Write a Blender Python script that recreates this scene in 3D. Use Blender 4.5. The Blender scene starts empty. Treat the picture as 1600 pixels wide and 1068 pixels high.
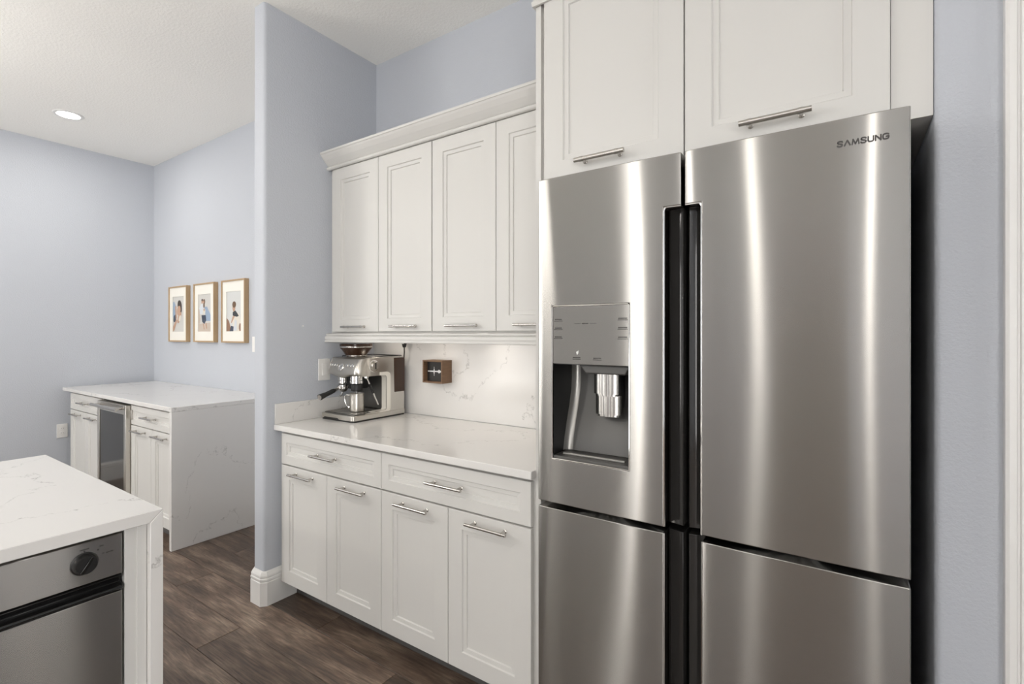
import bpy, bmesh, math, random
from mathutils import Vector, Matrix
random.seed(7)
R = math.radians
SC = bpy.context.scene
COL = SC.collection

# ------------------------------------------------------------------ camera
cam_d = bpy.data.cameras.new('camera')
cam_d.sensor_width = 36.0
cam_d.sensor_fit = 'HORIZONTAL'
cam_d.lens = 770.14 / 1600 * 36.0
cam_d.shift_y = -12.0 / 1600
cam_d.clip_start = 0.02
cam = bpy.data.objects.new('camera', cam_d)
COL.objects.link(cam)
cam.location = (0, 0, 1.3797)
cam.rotation_euler = (R(90), 0, R(34.09))
SC.camera = cam

# ------------------------------------------------------------------ world, exposure, big lights
wd = bpy.data.worlds.new('World')
SC.world = wd
wd.use_nodes = True
bg = wd.node_tree.nodes['Background']
bg.inputs[0].default_value = (0.75, 0.86, 1.0, 1)
bg.inputs[1].default_value = 1.0
SC.view_settings.view_transform = 'Standard'
SC.view_settings.look = 'None'
SC.view_settings.gamma = 1.0
SC.view_settings.use_curve_mapping = False
SC.view_settings.exposure = 0.13
SC.cycles.max_bounces = 10
SC.cycles.diffuse_bounces = 6
SC.cycles.glossy_bounces = 5
SC.cycles.sample_clamp_indirect = 6.0

WINDOW_EMIT = 6.3          # glow of the unseen windows put in behind and beside the camera
DOWNLIGHT_W = 7.0          # recessed ceiling lamps
PUCK_W = 0.11               # lamps under the wall cabinets

# room dimensions (metres, camera stands at the origin)
ZC = 3.0735; YK = 2.0935; XL = -5.78; XR = 1.7; YF = -3.6
XW0, XW1, YW = -2.551, -2.449, 1.369        # wing wall


# ------------------------------------------------------------------ materials
def new_mat(name):
    m = bpy.data.materials.new(name)
    m.use_nodes = True
    nt = m.node_tree
    return m, nt, nt.nodes['Principled BSDF']


def pm(name, col, rough=0.5, metal=0.0, spec=0.5, coat=0.0, emit=None, estr=0.0):
    m, nt, b = new_mat(name)
    b.inputs['Base Color'].default_value = (*col, 1)
    b.inputs['Roughness'].default_value = rough
    b.inputs['Metallic'].default_value = metal
    b.inputs['Specular IOR Level'].default_value = spec
    b.inputs['Coat Weight'].default_value = coat
    if emit:
        b.inputs['Emission Color'].default_value = (*emit, 1)
        b.inputs['Emission Strength'].default_value = estr
    return m


def N(nt, t, **kw):
    n = nt.nodes.new(t)
    for k, v in kw.items():
        setattr(n, k, v)
    return n


def bump_noise(m, scale, strength, dist=0.002, detail=3.0, stretch=None, rough=0.6):
    nt = m.node_tree
    b = nt.nodes['Principled BSDF']
    tc = N(nt, 'ShaderNodeTexCoord')
    src = tc.outputs['Object']
    if stretch:
        mp = N(nt, 'ShaderNodeMapping')
        mp.inputs['Scale'].default_value = stretch
        nt.links.new(src, mp.inputs['Vector'])
        src = mp.outputs['Vector']
    nz = N(nt, 'ShaderNodeTexNoise')
    nz.inputs['Scale'].default_value = scale
    nz.inputs['Detail'].default_value = detail
    nz.inputs['Roughness'].default_value = rough
    nt.links.new(src, nz.inputs['Vector'])
    bp = N(nt, 'ShaderNodeBump')
    bp.inputs['Strength'].default_value = strength
    bp.inputs['Distance'].default_value = dist
    nt.links.new(nz.outputs['Fac'], bp.inputs['Height'])
    nt.links.new(bp.outputs['Normal'], b.inputs['Normal'])
    return m


def paint_wall(name, col, scale=95.0, strength=0.35, dist=0.003):
    m = pm(name, col, 0.75, spec=0.25)
    return bump_noise(m, scale, strength, dist, detail=2.0)


def quartz(name, col=(0.735, 0.722, 0.70), rough=0.16):
    m, nt, b = new_mat(name)
    b.inputs['Roughness'].default_value = rough
    tc = N(nt, 'ShaderNodeTexCoord')
    # wandering thin veins: ridges of a warped noise, broken up by a second one
    n0 = N(nt, 'ShaderNodeTexNoise'); n0.inputs['Scale'].default_value = 5.0; n0.inputs['Detail'].default_value = 6; n0.inputs['Roughness'].default_value = 0.7
    nt.links.new(tc.outputs['Object'], n0.inputs['Vector'])
    mx = N(nt, 'ShaderNodeVectorMath', operation='MULTIPLY_ADD')
    mx.inputs[1].default_value = (0.26, 0.26, 0.26)
    nt.links.new(n0.outputs['Color'], mx.inputs[0]); nt.links.new(tc.outputs['Object'], mx.inputs[2])
    n1 = N(nt, 'ShaderNodeTexNoise'); n1.inputs['Scale'].default_value = 1.7; n1.inputs['Detail'].default_value = 1.0
    nt.links.new(mx.outputs[0], n1.inputs['Vector'])
    s1 = N(nt, 'ShaderNodeMath', operation='SUBTRACT'); s1.inputs[1].default_value = 0.5
    nt.links.new(n1.outputs['Fac'], s1.inputs[0])
    a1 = N(nt, 'ShaderNodeMath', operation='ABSOLUTE'); nt.links.new(s1.outputs[0], a1.inputs[0])
    r1 = N(nt, 'ShaderNodeMapRange'); r1.inputs['From Min'].default_value = 0.0; r1.inputs['From Max'].default_value = 0.0060
    r1.inputs['To Min'].default_value = 1.0; r1.inputs['To Max'].default_value = 0.0
    nt.links.new(a1.outputs[0], r1.inputs['Value'])
    n2 = N(nt, 'ShaderNodeTexNoise'); n2.inputs['Scale'].default_value = 26; n2.inputs['Detail'].default_value = 5; n2.inputs['Roughness'].default_value = 0.75
    nt.links.new(tc.outputs['Object'], n2.inputs['Vector'])
    r2 = N(nt, 'ShaderNodeMapRange'); r2.inputs['From Min'].default_value = 0.44; r2.inputs['From Max'].default_value = 0.60
    nt.links.new(n2.outputs['Fac'], r2.inputs['Value'])
    mm = N(nt, 'ShaderNodeMath', operation='MULTIPLY'); nt.links.new(r1.outputs[0], mm.inputs[0]); nt.links.new(r2.outputs[0], mm.inputs[1])
    mm2 = N(nt, 'ShaderNodeMath', operation='MULTIPLY'); mm2.inputs[1].default_value = 0.6; nt.links.new(mm.outputs[0], mm2.inputs[0])
    n3 = N(nt, 'ShaderNodeTexNoise'); n3.inputs['Scale'].default_value = 2.3; n3.inputs['Detail'].default_value = 3
    nt.links.new(tc.outputs['Object'], n3.inputs['Vector'])
    base = N(nt, 'ShaderNodeMixRGB'); base.inputs[1].default_value = (*col, 1); base.inputs[2].default_value = (col[0] * .94, col[1] * .94, col[2] * .95, 1)
    nt.links.new(n3.outputs['Fac'], base.inputs[0])
    mc = N(nt, 'ShaderNodeMixRGB'); mc.inputs[2].default_value = (0.23, 0.22, 0.21, 1)
    nt.links.new(base.outputs[0], mc.inputs[1]); nt.links.new(mm2.outputs[0], mc.inputs[0])
    nt.links.new(mc.outputs[0], b.inputs['Base Color'])
    return m


def brushed(name, col, rough, aniso, tangent_axis='Z', rot=0.25, grain=(1.5, 1.5, 420.0), gs=0.05):
    m, nt, b = new_mat(name)
    b.inputs['Base Color'].default_value = (*col, 1)
    b.inputs['Metallic'].default_value = 1.0
    b.inputs['Roughness'].default_value = rough
    b.inputs['Anisotropic'].default_value = aniso
    b.inputs['Anisotropic Rotation'].default_value = rot
    tg = N(nt, 'ShaderNodeTangent'); tg.direction_type = 'RADIAL'; tg.axis = tangent_axis
    nt.links.new(tg.outputs[0], b.inputs['Tangent'])
    tc = N(nt, 'ShaderNodeTexCoord')
    mp = N(nt, 'ShaderNodeMapping'); mp.inputs['Scale'].default_value = grain
    nt.links.new(tc.outputs['Object'], mp.inputs['Vector'])
    nz = N(nt, 'ShaderNodeTexNoise'); nz.inputs['Scale'].default_value = 3.0; nz.inputs['Detail'].default_value = 4
    nt.links.new(mp.outputs[0], nz.inputs['Vector'])
    mr = N(nt, 'ShaderNodeMapRange'); mr.inputs['To Min'].default_value = rough - gs; mr.inputs['To Max'].default_value = rough + gs
    nt.links.new(nz.outputs['Fac'], mr.inputs['Value'])
    nt.links.new(mr.outputs[0], b.inputs['Roughness'])
    mc = N(nt, 'ShaderNodeMapRange'); mc.inputs['To Min'].default_value = 0.975; mc.inputs['To Max'].default_value = 1.025
    nt.links.new(nz.outputs['Fac'], mc.inputs['Value'])
    vm = N(nt, 'ShaderNodeVectorMath', operation='SCALE'); vm.inputs[0].default_value = col
    nt.links.new(mc.outputs[0], vm.inputs['Scale'])
    nt.links.new(vm.outputs[0], b.inputs['Base Color'])
    return m


def brushed_sheet(name, col, rough, aniso):
    """sheet steel with a fine horizontal grain: reflections stay sharp sideways and smear vertically"""
    m = bpy.data.materials.new(name)
    m.use_nodes = True
    nt = m.node_tree
    out = nt.nodes['Material Output']
    nt.nodes.remove(nt.nodes['Principled BSDF'])
    g = N(nt, 'ShaderNodeBsdfAnisotropic')
    g.distribution = 'GGX'
    g.inputs['Roughness'].default_value = rough
    g.inputs['Anisotropy'].default_value = aniso
    tg = N(nt, 'ShaderNodeTangent'); tg.direction_type = 'RADIAL'; tg.axis = 'Z'
    nt.links.new(tg.outputs[0], g.inputs['Tangent'])
    tc = N(nt, 'ShaderNodeTexCoord')
    mp = N(nt, 'ShaderNodeMapping'); mp.inputs['Scale'].default_value = (5.0, 5.0, 120.0)
    nt.links.new(tc.outputs['Object'], mp.inputs['Vector'])
    nz = N(nt, 'ShaderNodeTexNoise'); nz.inputs['Scale'].default_value = 2.0; nz.inputs['Detail'].default_value = 4
    nt.links.new(mp.outputs[0], nz.inputs['Vector'])
    mc = N(nt, 'ShaderNodeMapRange'); mc.inputs['To Min'].default_value = 0.97; mc.inputs['To Max'].default_value = 1.03
    nt.links.new(nz.outputs['Fac'], mc.inputs['Value'])
    vm = N(nt, 'ShaderNodeVectorMath', operation='SCALE'); vm.inputs[0].default_value = col
    nt.links.new(mc.outputs[0], vm.inputs['Scale'])
    nt.links.new(vm.outputs[0], g.inputs['Color'])
    nt.links.new(g.outputs[0], out.inputs['Surface'])
    return m


def wood_floor(name):
    m, nt, b = new_mat(name)
    tc = N(nt, 'ShaderNodeTexCoord')
    oi = N(nt, 'ShaderNodeObjectInfo')
    sc = N(nt, 'ShaderNodeMath', operation='MULTIPLY'); sc.inputs[1].default_value = 37.0
    nt.links.new(oi.outputs['Random'], sc.inputs[0])
    ad = N(nt, 'ShaderNodeVectorMath', operation='ADD')
    nt.links.new(tc.outputs['Object'], ad.inputs[0]); nt.links.new(sc.outputs[0], ad.inputs[1])
    # cathedral grain: rings from a slowly varying noise
    mp = N(nt, 'ShaderNodeMapping'); mp.inputs['Scale'].default_value = (0.8, 8.0, 3.0)
    nt.links.new(ad.outputs[0], mp.inputs['Vector'])
    n1 = N(nt, 'ShaderNodeTexNoise'); n1.inputs['Scale'].default_value = 1.6; n1.inputs['Detail'].default_value = 2.5; n1.inputs['Distortion'].default_value = 0.4
    nt.links.new(mp.outputs[0], n1.inputs['Vector'])
    ml = N(nt, 'ShaderNodeMath', operation='MULTIPLY'); ml.inputs[1].default_value = 80.0
    nt.links.new(n1.outputs['Fac'], ml.inputs[0])
    sn = N(nt, 'ShaderNodeMath', operation='SINE'); nt.links.new(ml.outputs[0], sn.inputs[0])
    r1 = N(nt, 'ShaderNodeMapRange'); r1.inputs['From Min'].default_value = -1; r1.inputs['From Max'].default_value = 1
    nt.links.new(sn.outputs[0], r1.inputs['Value'])
    # fine fibres
    mp2 = N(nt, 'ShaderNodeMapping'); mp2.inputs['Scale'].default_value = (4.0, 62.0, 20.0)
    nt.links.new(ad.outputs[0], mp2.inputs['Vector'])
    n2 = N(nt, 'ShaderNodeTexNoise'); n2.inputs['Scale'].default_value = 2.0; n2.inputs['Detail'].default_value = 6; n2.inputs['Roughness'].default_value = 0.7
    nt.links.new(mp2.outputs[0], n2.inputs['Vector'])
    # broad grey / pale patches of the limed finish
    mp3 = N(nt, 'ShaderNodeMapping'); mp3.inputs['Scale'].default_value = (1.6, 7.0, 2.0)
    nt.links.new(ad.outputs[0], mp3.inputs['Vector'])
    n3 = N(nt, 'ShaderNodeTexNoise'); n3.inputs['Scale'].default_value = 1.5; n3.inputs['Detail'].default_value = 4; n3.inputs['Roughness'].default_value = 0.6
    nt.links.new(mp3.outputs[0], n3.inputs['Vector'])
    cr = N(nt, 'ShaderNodeValToRGB')
    e = cr.color_ramp.elements
    e[0].position = 0.3; e[0].color = (0.065, 0.048, 0.038, 1)
    e[1].position = 0.78; e[1].color = (0.29, 0.222, 0.168, 1)
    k = cr.color_ramp.elements.new(0.5); k.color = (0.118, 0.081, 0.060, 1)
    nt.links.new(n3.outputs['Fac'], cr.inputs[0])
    m1 = N(nt, 'ShaderNodeMixRGB', blend_type='MULTIPLY'); m1.inputs[0].default_value = 0.24
    nt.links.new(cr.outputs[0], m1.inputs[1]); nt.links.new(r1.outputs[0], m1.inputs[2])
    rr = N(nt, 'ShaderNodeMapRange'); rr.inputs['From Min'].default_value = 0.3; rr.inputs['From Max'].default_value = 0.7; rr.inputs['To Min'].default_value = 0.55; rr.inputs['To Max'].default_value = 1.6
    nt.links.new(n2.outputs['Fac'], rr.inputs['Value'])
    vm = N(nt, 'ShaderNodeVectorMath', operation='SCALE')
    nt.links.new(m1.outputs[0], vm.inputs[0]); nt.links.new(rr.outputs[0], vm.inputs['Scale'])
    pr = N(nt, 'ShaderNodeMapRange'); pr.inputs['To Min'].default_value = 0.8; pr.inputs['To Max'].default_value = 1.3
    nt.links.new(oi.outputs['Random'], pr.inputs['Value'])
    vm2 = N(nt, 'ShaderNodeVectorMath', operation='SCALE')
    nt.links.new(vm.outputs[0], vm2.inputs[0]); nt.links.new(pr.outputs[0], vm2.inputs['Scale'])
    nt.links.new(vm2.outputs[0], b.inputs['Base Color'])
    b.inputs['Roughness'].default_value = 0.42
    bp = N(nt, 'ShaderNodeBump'); bp.inputs['Strength'].default_value = 0.35; bp.inputs['Distance'].default_value = 0.001
    nt.links.new(n2.outputs['Fac'], bp.inputs['Height']); nt.links.new(bp.outputs[0], b.inputs['Normal'])
    return m


def plain_wood(name, c0, c1, stretch=(60, 60, 4), rough=0.5):
    m, nt, b = new_mat(name)
    tc = N(nt, 'ShaderNodeTexCoord')
    mp = N(nt, 'ShaderNodeMapping'); mp.inputs['Scale'].default_value = stretch
    nt.links.new(tc.outputs['Object'], mp.inputs['Vector'])
    nz = N(nt, 'ShaderNodeTexNoise'); nz.inputs['Scale'].default_value = 2.0; nz.inputs['Detail'].default_value = 5
    nt.links.new(mp.outputs[0], nz.inputs['Vector'])
    mx = N(nt, 'ShaderNodeMixRGB'); mx.inputs[1].default_value = (*c0, 1); mx.inputs[2].default_value = (*c1, 1)
    nt.links.new(nz.outputs['Fac'], mx.inputs[0]); nt.links.new(mx.outputs[0], b.inputs['Base Color'])
    b.inputs['Roughness'].default_value = rough
    return m


M = {}
M['wall'] = paint_wall('wall_paint', (0.512, 0.536, 0.582), 120.0, 0.5, 0.003)
M['ceiling'] = paint_wall('ceiling_paint', (0.92, 0.91, 0.875), 70.0, 0.6, 0.004)
M['trim'] = pm('trim_paint', (0.76, 0.755, 0.74), 0.35)
M['cab'] = pm('cabinet_paint', (0.630, 0.622, 0.600), 0.48)
M['quartz'] = quartz('quartz')
M['floor'] = wood_floor('plank_wood')
M['gap'] = pm('floor_gap', (0.02, 0.016, 0.013), 0.8)
M['steel'] = brushed_sheet('brushed_steel', (0.385, 0.374, 0.356), 0.22, 0.82)
M['steel_small'] = brushed('brushed_steel_small', (0.60, 0.575, 0.53), 0.30, 0.5, grain=(8, 8, 500), gs=0.02)
M['nickel'] = pm('brushed_nickel', (0.56, 0.54, 0.51), 0.26, 1.0)
M['chrome'] = pm('chrome', (0.78, 0.77, 0.75), 0.09, 1.0)
M['black'] = pm('black_plastic', (0.012, 0.012, 0.012), 0.4)
M['black_gloss'] = pm('black_gloss', (0.008, 0.008, 0.008), 0.12)
M['dark_glass'] = pm('dark_glass', (0.022, 0.021, 0.020), 0.10, spec=0.5)
M['grey_plastic'] = pm('grey_plastic', (0.105, 0.102, 0.097), 0.34, 0.25)
M['mid_grey'] = pm('mid_grey', (0.34, 0.33, 0.31), 0.3, 0.55)
M['satin'] = pm('satin_lining', (0.80, 0.77, 0.70), 0.35, 0.0)
M['dark_steel'] = pm('dark_steel', (0.17, 0.165, 0.155), 0.35, 0.8)
M['fridge_body'] = pm('fridge_body', (0.018, 0.018, 0.018), 0.6)
M['print_dark'] = pm('print_dark', (0.055, 0.052, 0.05), 0.5)
M['print_pale'] = pm('print_pale', (0.72, 0.72, 0.71), 0.4)
M['white_plastic'] = pm('white_plastic', (0.80, 0.79, 0.77), 0.35)
M['bronze_glass'] = pm('bronze_glass', (0.050, 0.026, 0.016), 0.12, spec=0.35, coat=0.0)
M['beans'] = bump_noise(pm('coffee_beans', (0.05, 0.022, 0.012), 0.35), 90, 1.0, 0.01)
M['walnut'] = plain_wood('walnut', (0.10, 0.055, 0.030), (0.22, 0.125, 0.066), (8, 8, 70))
M['oak'] = plain_wood('oak_frame', (0.36, 0.24, 0.13), (0.50, 0.36, 0.21), (60, 60, 5))
M['mat_board'] = pm('mat_board', (0.83, 0.81, 0.75), 0.7)
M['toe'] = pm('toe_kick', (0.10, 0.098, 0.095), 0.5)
M['lens'] = pm('lamp_lens', (1, 1, 1), 0.5, emit=(1.0, 0.97, 0.92), estr=9.0)
M['daylight'] = pm('window_daylight', (0.8, 0.8, 0.8), 0.5, emit=(1.0, 0.985, 0.96), estr=WINDOW_EMIT)  # glowing panes of the unseen windows stand in for daylight
M['opal'] = pm('opal_glass', (0.9, 0.9, 0.9), 0.3, emit=(1.0, 0.955, 0.89), estr=17.0)  # glow of the fill globe added over the island
M['opal_bright'] = pm('opal_glass_bright', (0.9, 0.9, 0.9), 0.3, emit=(1.0, 0.97, 0.92), estr=48.0)  # stronger glow of the fill globe added in the far room
M['door_dark'] = pm('door_dark', (0.20, 0.18, 0.16), 0.45)  # tone of the unseen slab, set for the refrigerator's dark reflection
M['white_ink'] = pm('white_ink', (0.85, 0.85, 0.85), 0.5)
M['box_black'] = pm('box_black', (0.018, 0.015, 0.013), 0.5)

# ------------------------------------------------------------------ mesh helpers
ORG = {}


class MB:
    def __init__(s):
        s.v = []; s.f = []; s.mi = []; s.sm = []

    def add(s, vs, fs, mi=0, smooth=False):
        o = len(s.v)
        s.v += [tuple(v) for v in vs]
        s.f += [tuple(i + o for i in f) for f in fs]
        s.mi += [mi] * len(fs); s.sm += [smooth] * len(fs)
        return s

    def box(s, x0, x1, y0, y1, z0, z1, mi=0):
        x0, x1 = sorted((x0, x1)); y0, y1 = sorted((y0, y1)); z0, z1 = sorted((z0, z1))
        vs = [(x, y, z) for z in (z0, z1) for y in (y0, y1) for x in (x0, x1)]
        fs = [(0, 2, 3, 1), (4, 5, 7, 6), (0, 1, 5, 4), (2, 6, 7, 3), (0, 4, 6, 2), (1, 3, 7, 5)]
        return s.add(vs, fs, mi)

    def tube(s, pts, r, seg=12, cap=True, mi=0):
        pts = [Vector(p) for p in pts]
        rs = r if isinstance(r, (list, tuple)) else [r] * len(pts)
        vs = []; fs = []
        up = None
        for i, p in enumerate(pts):
            d = (pts[min(i + 1, len(pts) - 1)] - pts[max(i - 1, 0)]).normalized()
            if up is None:
                a = Vector((0, 0, 1)) if abs(d.z) < 0.9 else Vector((1, 0, 0))
                up = d.cross(a).normalized()
            else:
                up = (up - d * up.dot(d)).normalized()
            w = d.cross(up)
            for k in range(seg):
                t = 2 * math.pi * k / seg
                vs.append(p + (up * math.cos(t) + w * math.sin(t)) * rs[i])
        for i in range(len(pts) - 1):
            for k in range(seg):
                a = i * seg + k; b = i * seg + (k + 1) % seg
                fs.append((a, b, b + seg, a + seg))
        s.add(vs, fs, mi, True)
        if cap:
            o = len(s.v) - len(vs)
            n = len(pts)
            s.f.append(tuple(o + k for k in reversed(range(seg)))); s.mi.append(mi); s.sm.append(False)
            s.f.append(tuple(o + (n - 1) * seg + k for k in range(seg))); s.mi.append(mi); s.sm.append(False)
        return s

    def lathe(s, prof, c, seg=32, axis='Z', mi=0, smooth=True):
        """prof: [(r, h)], c: centre"""
        vs = []; fs = []
        for r, h in prof:
            for k in range(seg):
                t = 2 * math.pi * k / seg
                a, b = r * math.cos(t), r * math.sin(t)
                if axis == 'Z': vs.append((c[0] + a, c[1] + b, c[2] + h))
                elif axis == 'Y': vs.append((c[0] + a, c[1] + h, c[2] + b))
                else: vs.append((c[0] + h, c[1] + a, c[2] + b))
        for i in range(len(prof) - 1):
            for k in range(seg):
                a = i * seg + k; b = i * seg + (k + 1) % seg
                fs.append((a, b, b + seg, a + seg))
        s.add(vs, fs, mi, smooth)
        o = len(s.v) - len(vs)
        if prof[0][0] > 1e-6:
            s.f.append(tuple(o + k for k in range(seg))); s.mi.append(mi); s.sm.append(False)
        if prof[-1][0] > 1e-6:
            q = o + (len(prof) - 1) * seg
            s.f.append(tuple(q + k for k in range(seg))); s.mi.append(mi); s.sm.append(False)
        return s

    def prism(s, poly, axis, a0, a1, mi=0, smooth=False):
        """poly: 2D points in the plane perpendicular to axis. X: (y,z)  Y: (x,z)  Z: (x,y)"""
        def P(p, a):
            return {'X': (a, p[0], p[1]), 'Y': (p[0], a, p[1]), 'Z': (p[0], p[1], a)}[axis]
        n = len(poly)
        vs = [P(p, a0) for p in poly] + [P(p, a1) for p in poly]
        fs = [tuple(range(n)), tuple(range(n, 2 * n))]
        sides = [(i, (i + 1) % n, (i + 1) % n + n, i + n) for i in range(n)]
        o = len(s.v)
        s.v += vs
        for f in fs:
            s.f.append(tuple(i + o for i in f)); s.mi.append(mi); s.sm.append(False)
        for f in sides:
            s.f.append(tuple(i + o for i in f)); s.mi.append(mi); s.sm.append(smooth)
        return s

    def build(s, name, mat, parent=None, bevel=0.0, seg=2, kind=None, angle=35, xf=None, base=None):
        me = bpy.data.meshes.new(name)
        vs = s.v
        if xf is not None:
            vs = [tuple(xf @ Vector(v)) for v in vs]
        if parent is not None:
            o = ORG[parent.name]
        elif base is not None:
            o = Vector(base)
        else:
            lo = [min(v[i] for v in vs) for i in range(3)]; hi = [max(v[i] for v in vs) for i in range(3)]
            o = Vector(((lo[0] + hi[0]) / 2, (lo[1] + hi[1]) / 2, lo[2]))
        me.from_pydata([(v[0] - o[0], v[1] - o[1], v[2] - o[2]) for v in vs], [], s.f)
        mats = mat if isinstance(mat, (list, tuple)) else [mat]
        for m in mats:
            me.materials.append(m)
        me.polygons.foreach_set('material_index', s.mi)
        me.polygons.foreach_set('use_smooth', s.sm)
        bm = bmesh.new(); bm.from_mesh(me)
        bmesh.ops.recalc_face_normals(bm, faces=bm.faces)
        bm.to_mesh(me); bm.free()
        if any(s.sm):
            me.set_sharp_from_angle(angle=R(angle))
        ob = bpy.data.objects.new(name, me)
        COL.objects.link(ob)
        ORG[ob.name] = Vector(o)
        if parent is not None:
            ob.parent = parent
        else:
            ob.location = o
        if bevel:
            b = ob.modifiers.new('bevel', 'BEVEL')
            b.width = bevel; b.segments = seg; b.limit_method = 'ANGLE'; b.angle_limit = R(40)
            b.harden_normals = False
            me.polygons.foreach_set('use_smooth', [True] * len(me.polygons))
            me.set_sharp_from_angle(angle=R(50))
        if kind:
            ob['kind'] = kind
        return ob


def thing(name, loc, label, cat, group=None):
    o = bpy.data.objects.new(name, None)
    o.empty_display_size = 0.1
    COL.objects.link(o)
    o.location = loc
    ORG[o.name] = Vector(loc)
    return tag(o, label, cat, group)


def tag(o, label, cat=None, group=None):
    o['label'] = label
    if cat: o['category'] = cat
    if group: o['group'] = group
    return o


def struct(o, label=None):
    o['kind'] = 'structure'
    if label: o['label'] = label
    return o


def rect_rings(mb, x0, x1, z0, z1, rings, face=-1, y=0.0, mi=0):
    """concentric rectangles in the XZ plane; rings: [(inset, depth)], last one is filled"""
    vs = []; fs = []
    for ins, dep in rings:
        yy = y - face * dep
        vs += [(x0 + ins, yy, z0 + ins), (x1 - ins, yy, z0 + ins), (x1 - ins, yy, z1 - ins), (x0 + ins, yy, z1 - ins)]
    for i in range(len(rings) - 1):
        for k in range(4):
            a = 4 * i + k; b = 4 * i + (k + 1) % 4
            fs.append((a, b, b + 4, a + 4))
    o = 4 * (len(rings) - 1)
    fs.append((o, o + 1, o + 2, o + 3))
    fs.append((3, 2, 1, 0))
    return mb.add(vs, fs, mi)


def shaker(x0, x1, z0, z1, yf, frame=0.068, thick=0.02):
    mb = MB()
    rect_rings(mb, x0, x1, z0, z1, [(0, thick), (0, 0.0016), (0.0016, 0), (frame, 0), (frame + 0.003, 0.0055), (frame + 0.018, 0.0065), (frame + 0.0205, 0.0115)], -1, yf)
    return mb


def bar_pull(xc, yf, zc, length=0.185, out=0.034, r=0.0058):
    mb = MB()
    h = length / 2
    y = yf - out
    mb.tube([(xc - h, y, zc), (xc + h, y, zc)], r, 14)
    for s in (-1, 1):
        px = xc + s * (h - 0.024)
        mb.tube([(px, yf - 0.0005, zc), (px, y, zc)], 0.0046, 10)
        mb.tube([(px - 0.006, y, zc), (px + 0.006, y, zc)], r * 1.13, 14)
        mb.lathe([(0.0075, 0), (0.0075, -0.003), (0.005, -0.005)], (px, yf, zc), 12, 'Y')
    return mb


# ================================================================== SETTING
# floor slab and planks
fl = struct(MB().box(XL - .1, XR + .1, YF - .1, YK + .1, -0.06, -0.010).build('floor', M['gap'], base=(0, 0, 0)), 'dark brown wood plank floor')
PW = 0.1905; PL = 1.52
joint = {}
y_ref = 1.0155
rows = []
k = -30
rng = random.Random(5)
plank_cache = {}


def plank_mesh(L, W):
    key = (round(L, 3), round(W, 3))
    if key not in plank_cache:
        g = 0.0011; b = 0.0012
        vs = []
        for z, i in ((-0.010, g), (-b, g), (0, g + b)):
            vs += [(i, i, z), (L - i, i, z), (L - i, W - i, z), (i, W - i, z)]
        fs = []
        for r in range(2):
            for q in range(4):
                a = 4 * r + q; c = 4 * r + (q + 1) % 4
                fs.append((a, c, c + 4, a + 4))
        fs.append((8, 9, 10, 11))
        me = bpy.data.meshes.new('plank')
        me.from_pydata(vs, [], fs)
        me.materials.append(M['floor'])
        plank_cache[key] = me
    return plank_cache[key]


known = {0: -2.361, 1: -1.515, 3: -3.19, 2: -2.05, -1: -1.78, 4: -2.6}
for r in range(-25, 6):
    y0 = y_ref + r * PW
    if y0 < YF - 0.2 or y0 > YK: continue
    ph = known.get(r, rng.uniform(0, PL))
    n0 = math.floor((XL - ph) / PL)
    x = ph + n0 * PL
    W = min(PW, YK - y0)
    while x < XR:
        a = max(x, XL); e = min(x + PL, XR)
        if e - a > 0.05:
            o = bpy.data.objects.new('plank', plank_mesh(e - a, W))
            COL.objects.link(o)
            o.parent = fl
            o.location = (a, y0, 0)
        x += PL

struct(MB().box(XL - .1, XR + .1, YF - .1, YK + .1, ZC, ZC + .1).build('ceiling', M['ceiling'], base=(0, 0, ZC)), 'white textured ceiling')
struct(MB().box(XL - .1, XR + .1, YK, YK + .1, 0, ZC).build('wall_back', M['wall'], base=(0, YK, 0)), 'pale blue-grey wall behind the cabinets and pictures')
struct(MB().box(XL - .1, XL, YF, YK, 0, ZC).build('wall_left', M['wall'], base=(XL, 0, 0)), 'pale blue-grey end wall of the far room')
SWS = [(-3.3, -1.35, 0.1, 2.45), (0.70, 1.25, 1.45, 2.35)]     # sliding door and window added as side light, both unseen (y0, y1, z0, z1)
sw = MB()
ys = sorted([YF, 1.455] + [w[0] for w in SWS] + [w[1] for w in SWS])
for a, b in zip(ys[:-1], ys[1:]):
    w = [w for w in SWS if abs(w[0] - a) < 1e-6]
    if w:
        sw.box(XR, XR + .1, a, b, 0, w[0][2]); sw.box(XR, XR + .1, a, b, w[0][3], ZC)
    else:
        sw.box(XR, XR + .1, a, b, 0, ZC)
struct(sw.build('wall_side', M['wall'], base=(XR, 0, 0)))
for i, SW in enumerate(SWS):
    sf = MB()
    for a, b in ((SW[0], SW[0] + .05), (SW[1] - .05, SW[1])):
        sf.box(XR - .012, XR + .09, a, b, SW[2], SW[3])
    sf.box(XR - .012, XR + .09, SW[0] + .05, SW[1] - .05, SW[2], SW[2] + .05); sf.box(XR - .012, XR + .09, SW[0] + .05, SW[1] - .05, SW[3] - .05, SW[3])
    swo = struct(sf.build('window_%d' % (i + 3), M['trim']))
    MB().box(XR + .05, XR + .06, SW[0] + .05, SW[1] - .05, SW[2] + .05, SW[3] - .05).build('window_pane', M['daylight'], swo)


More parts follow.
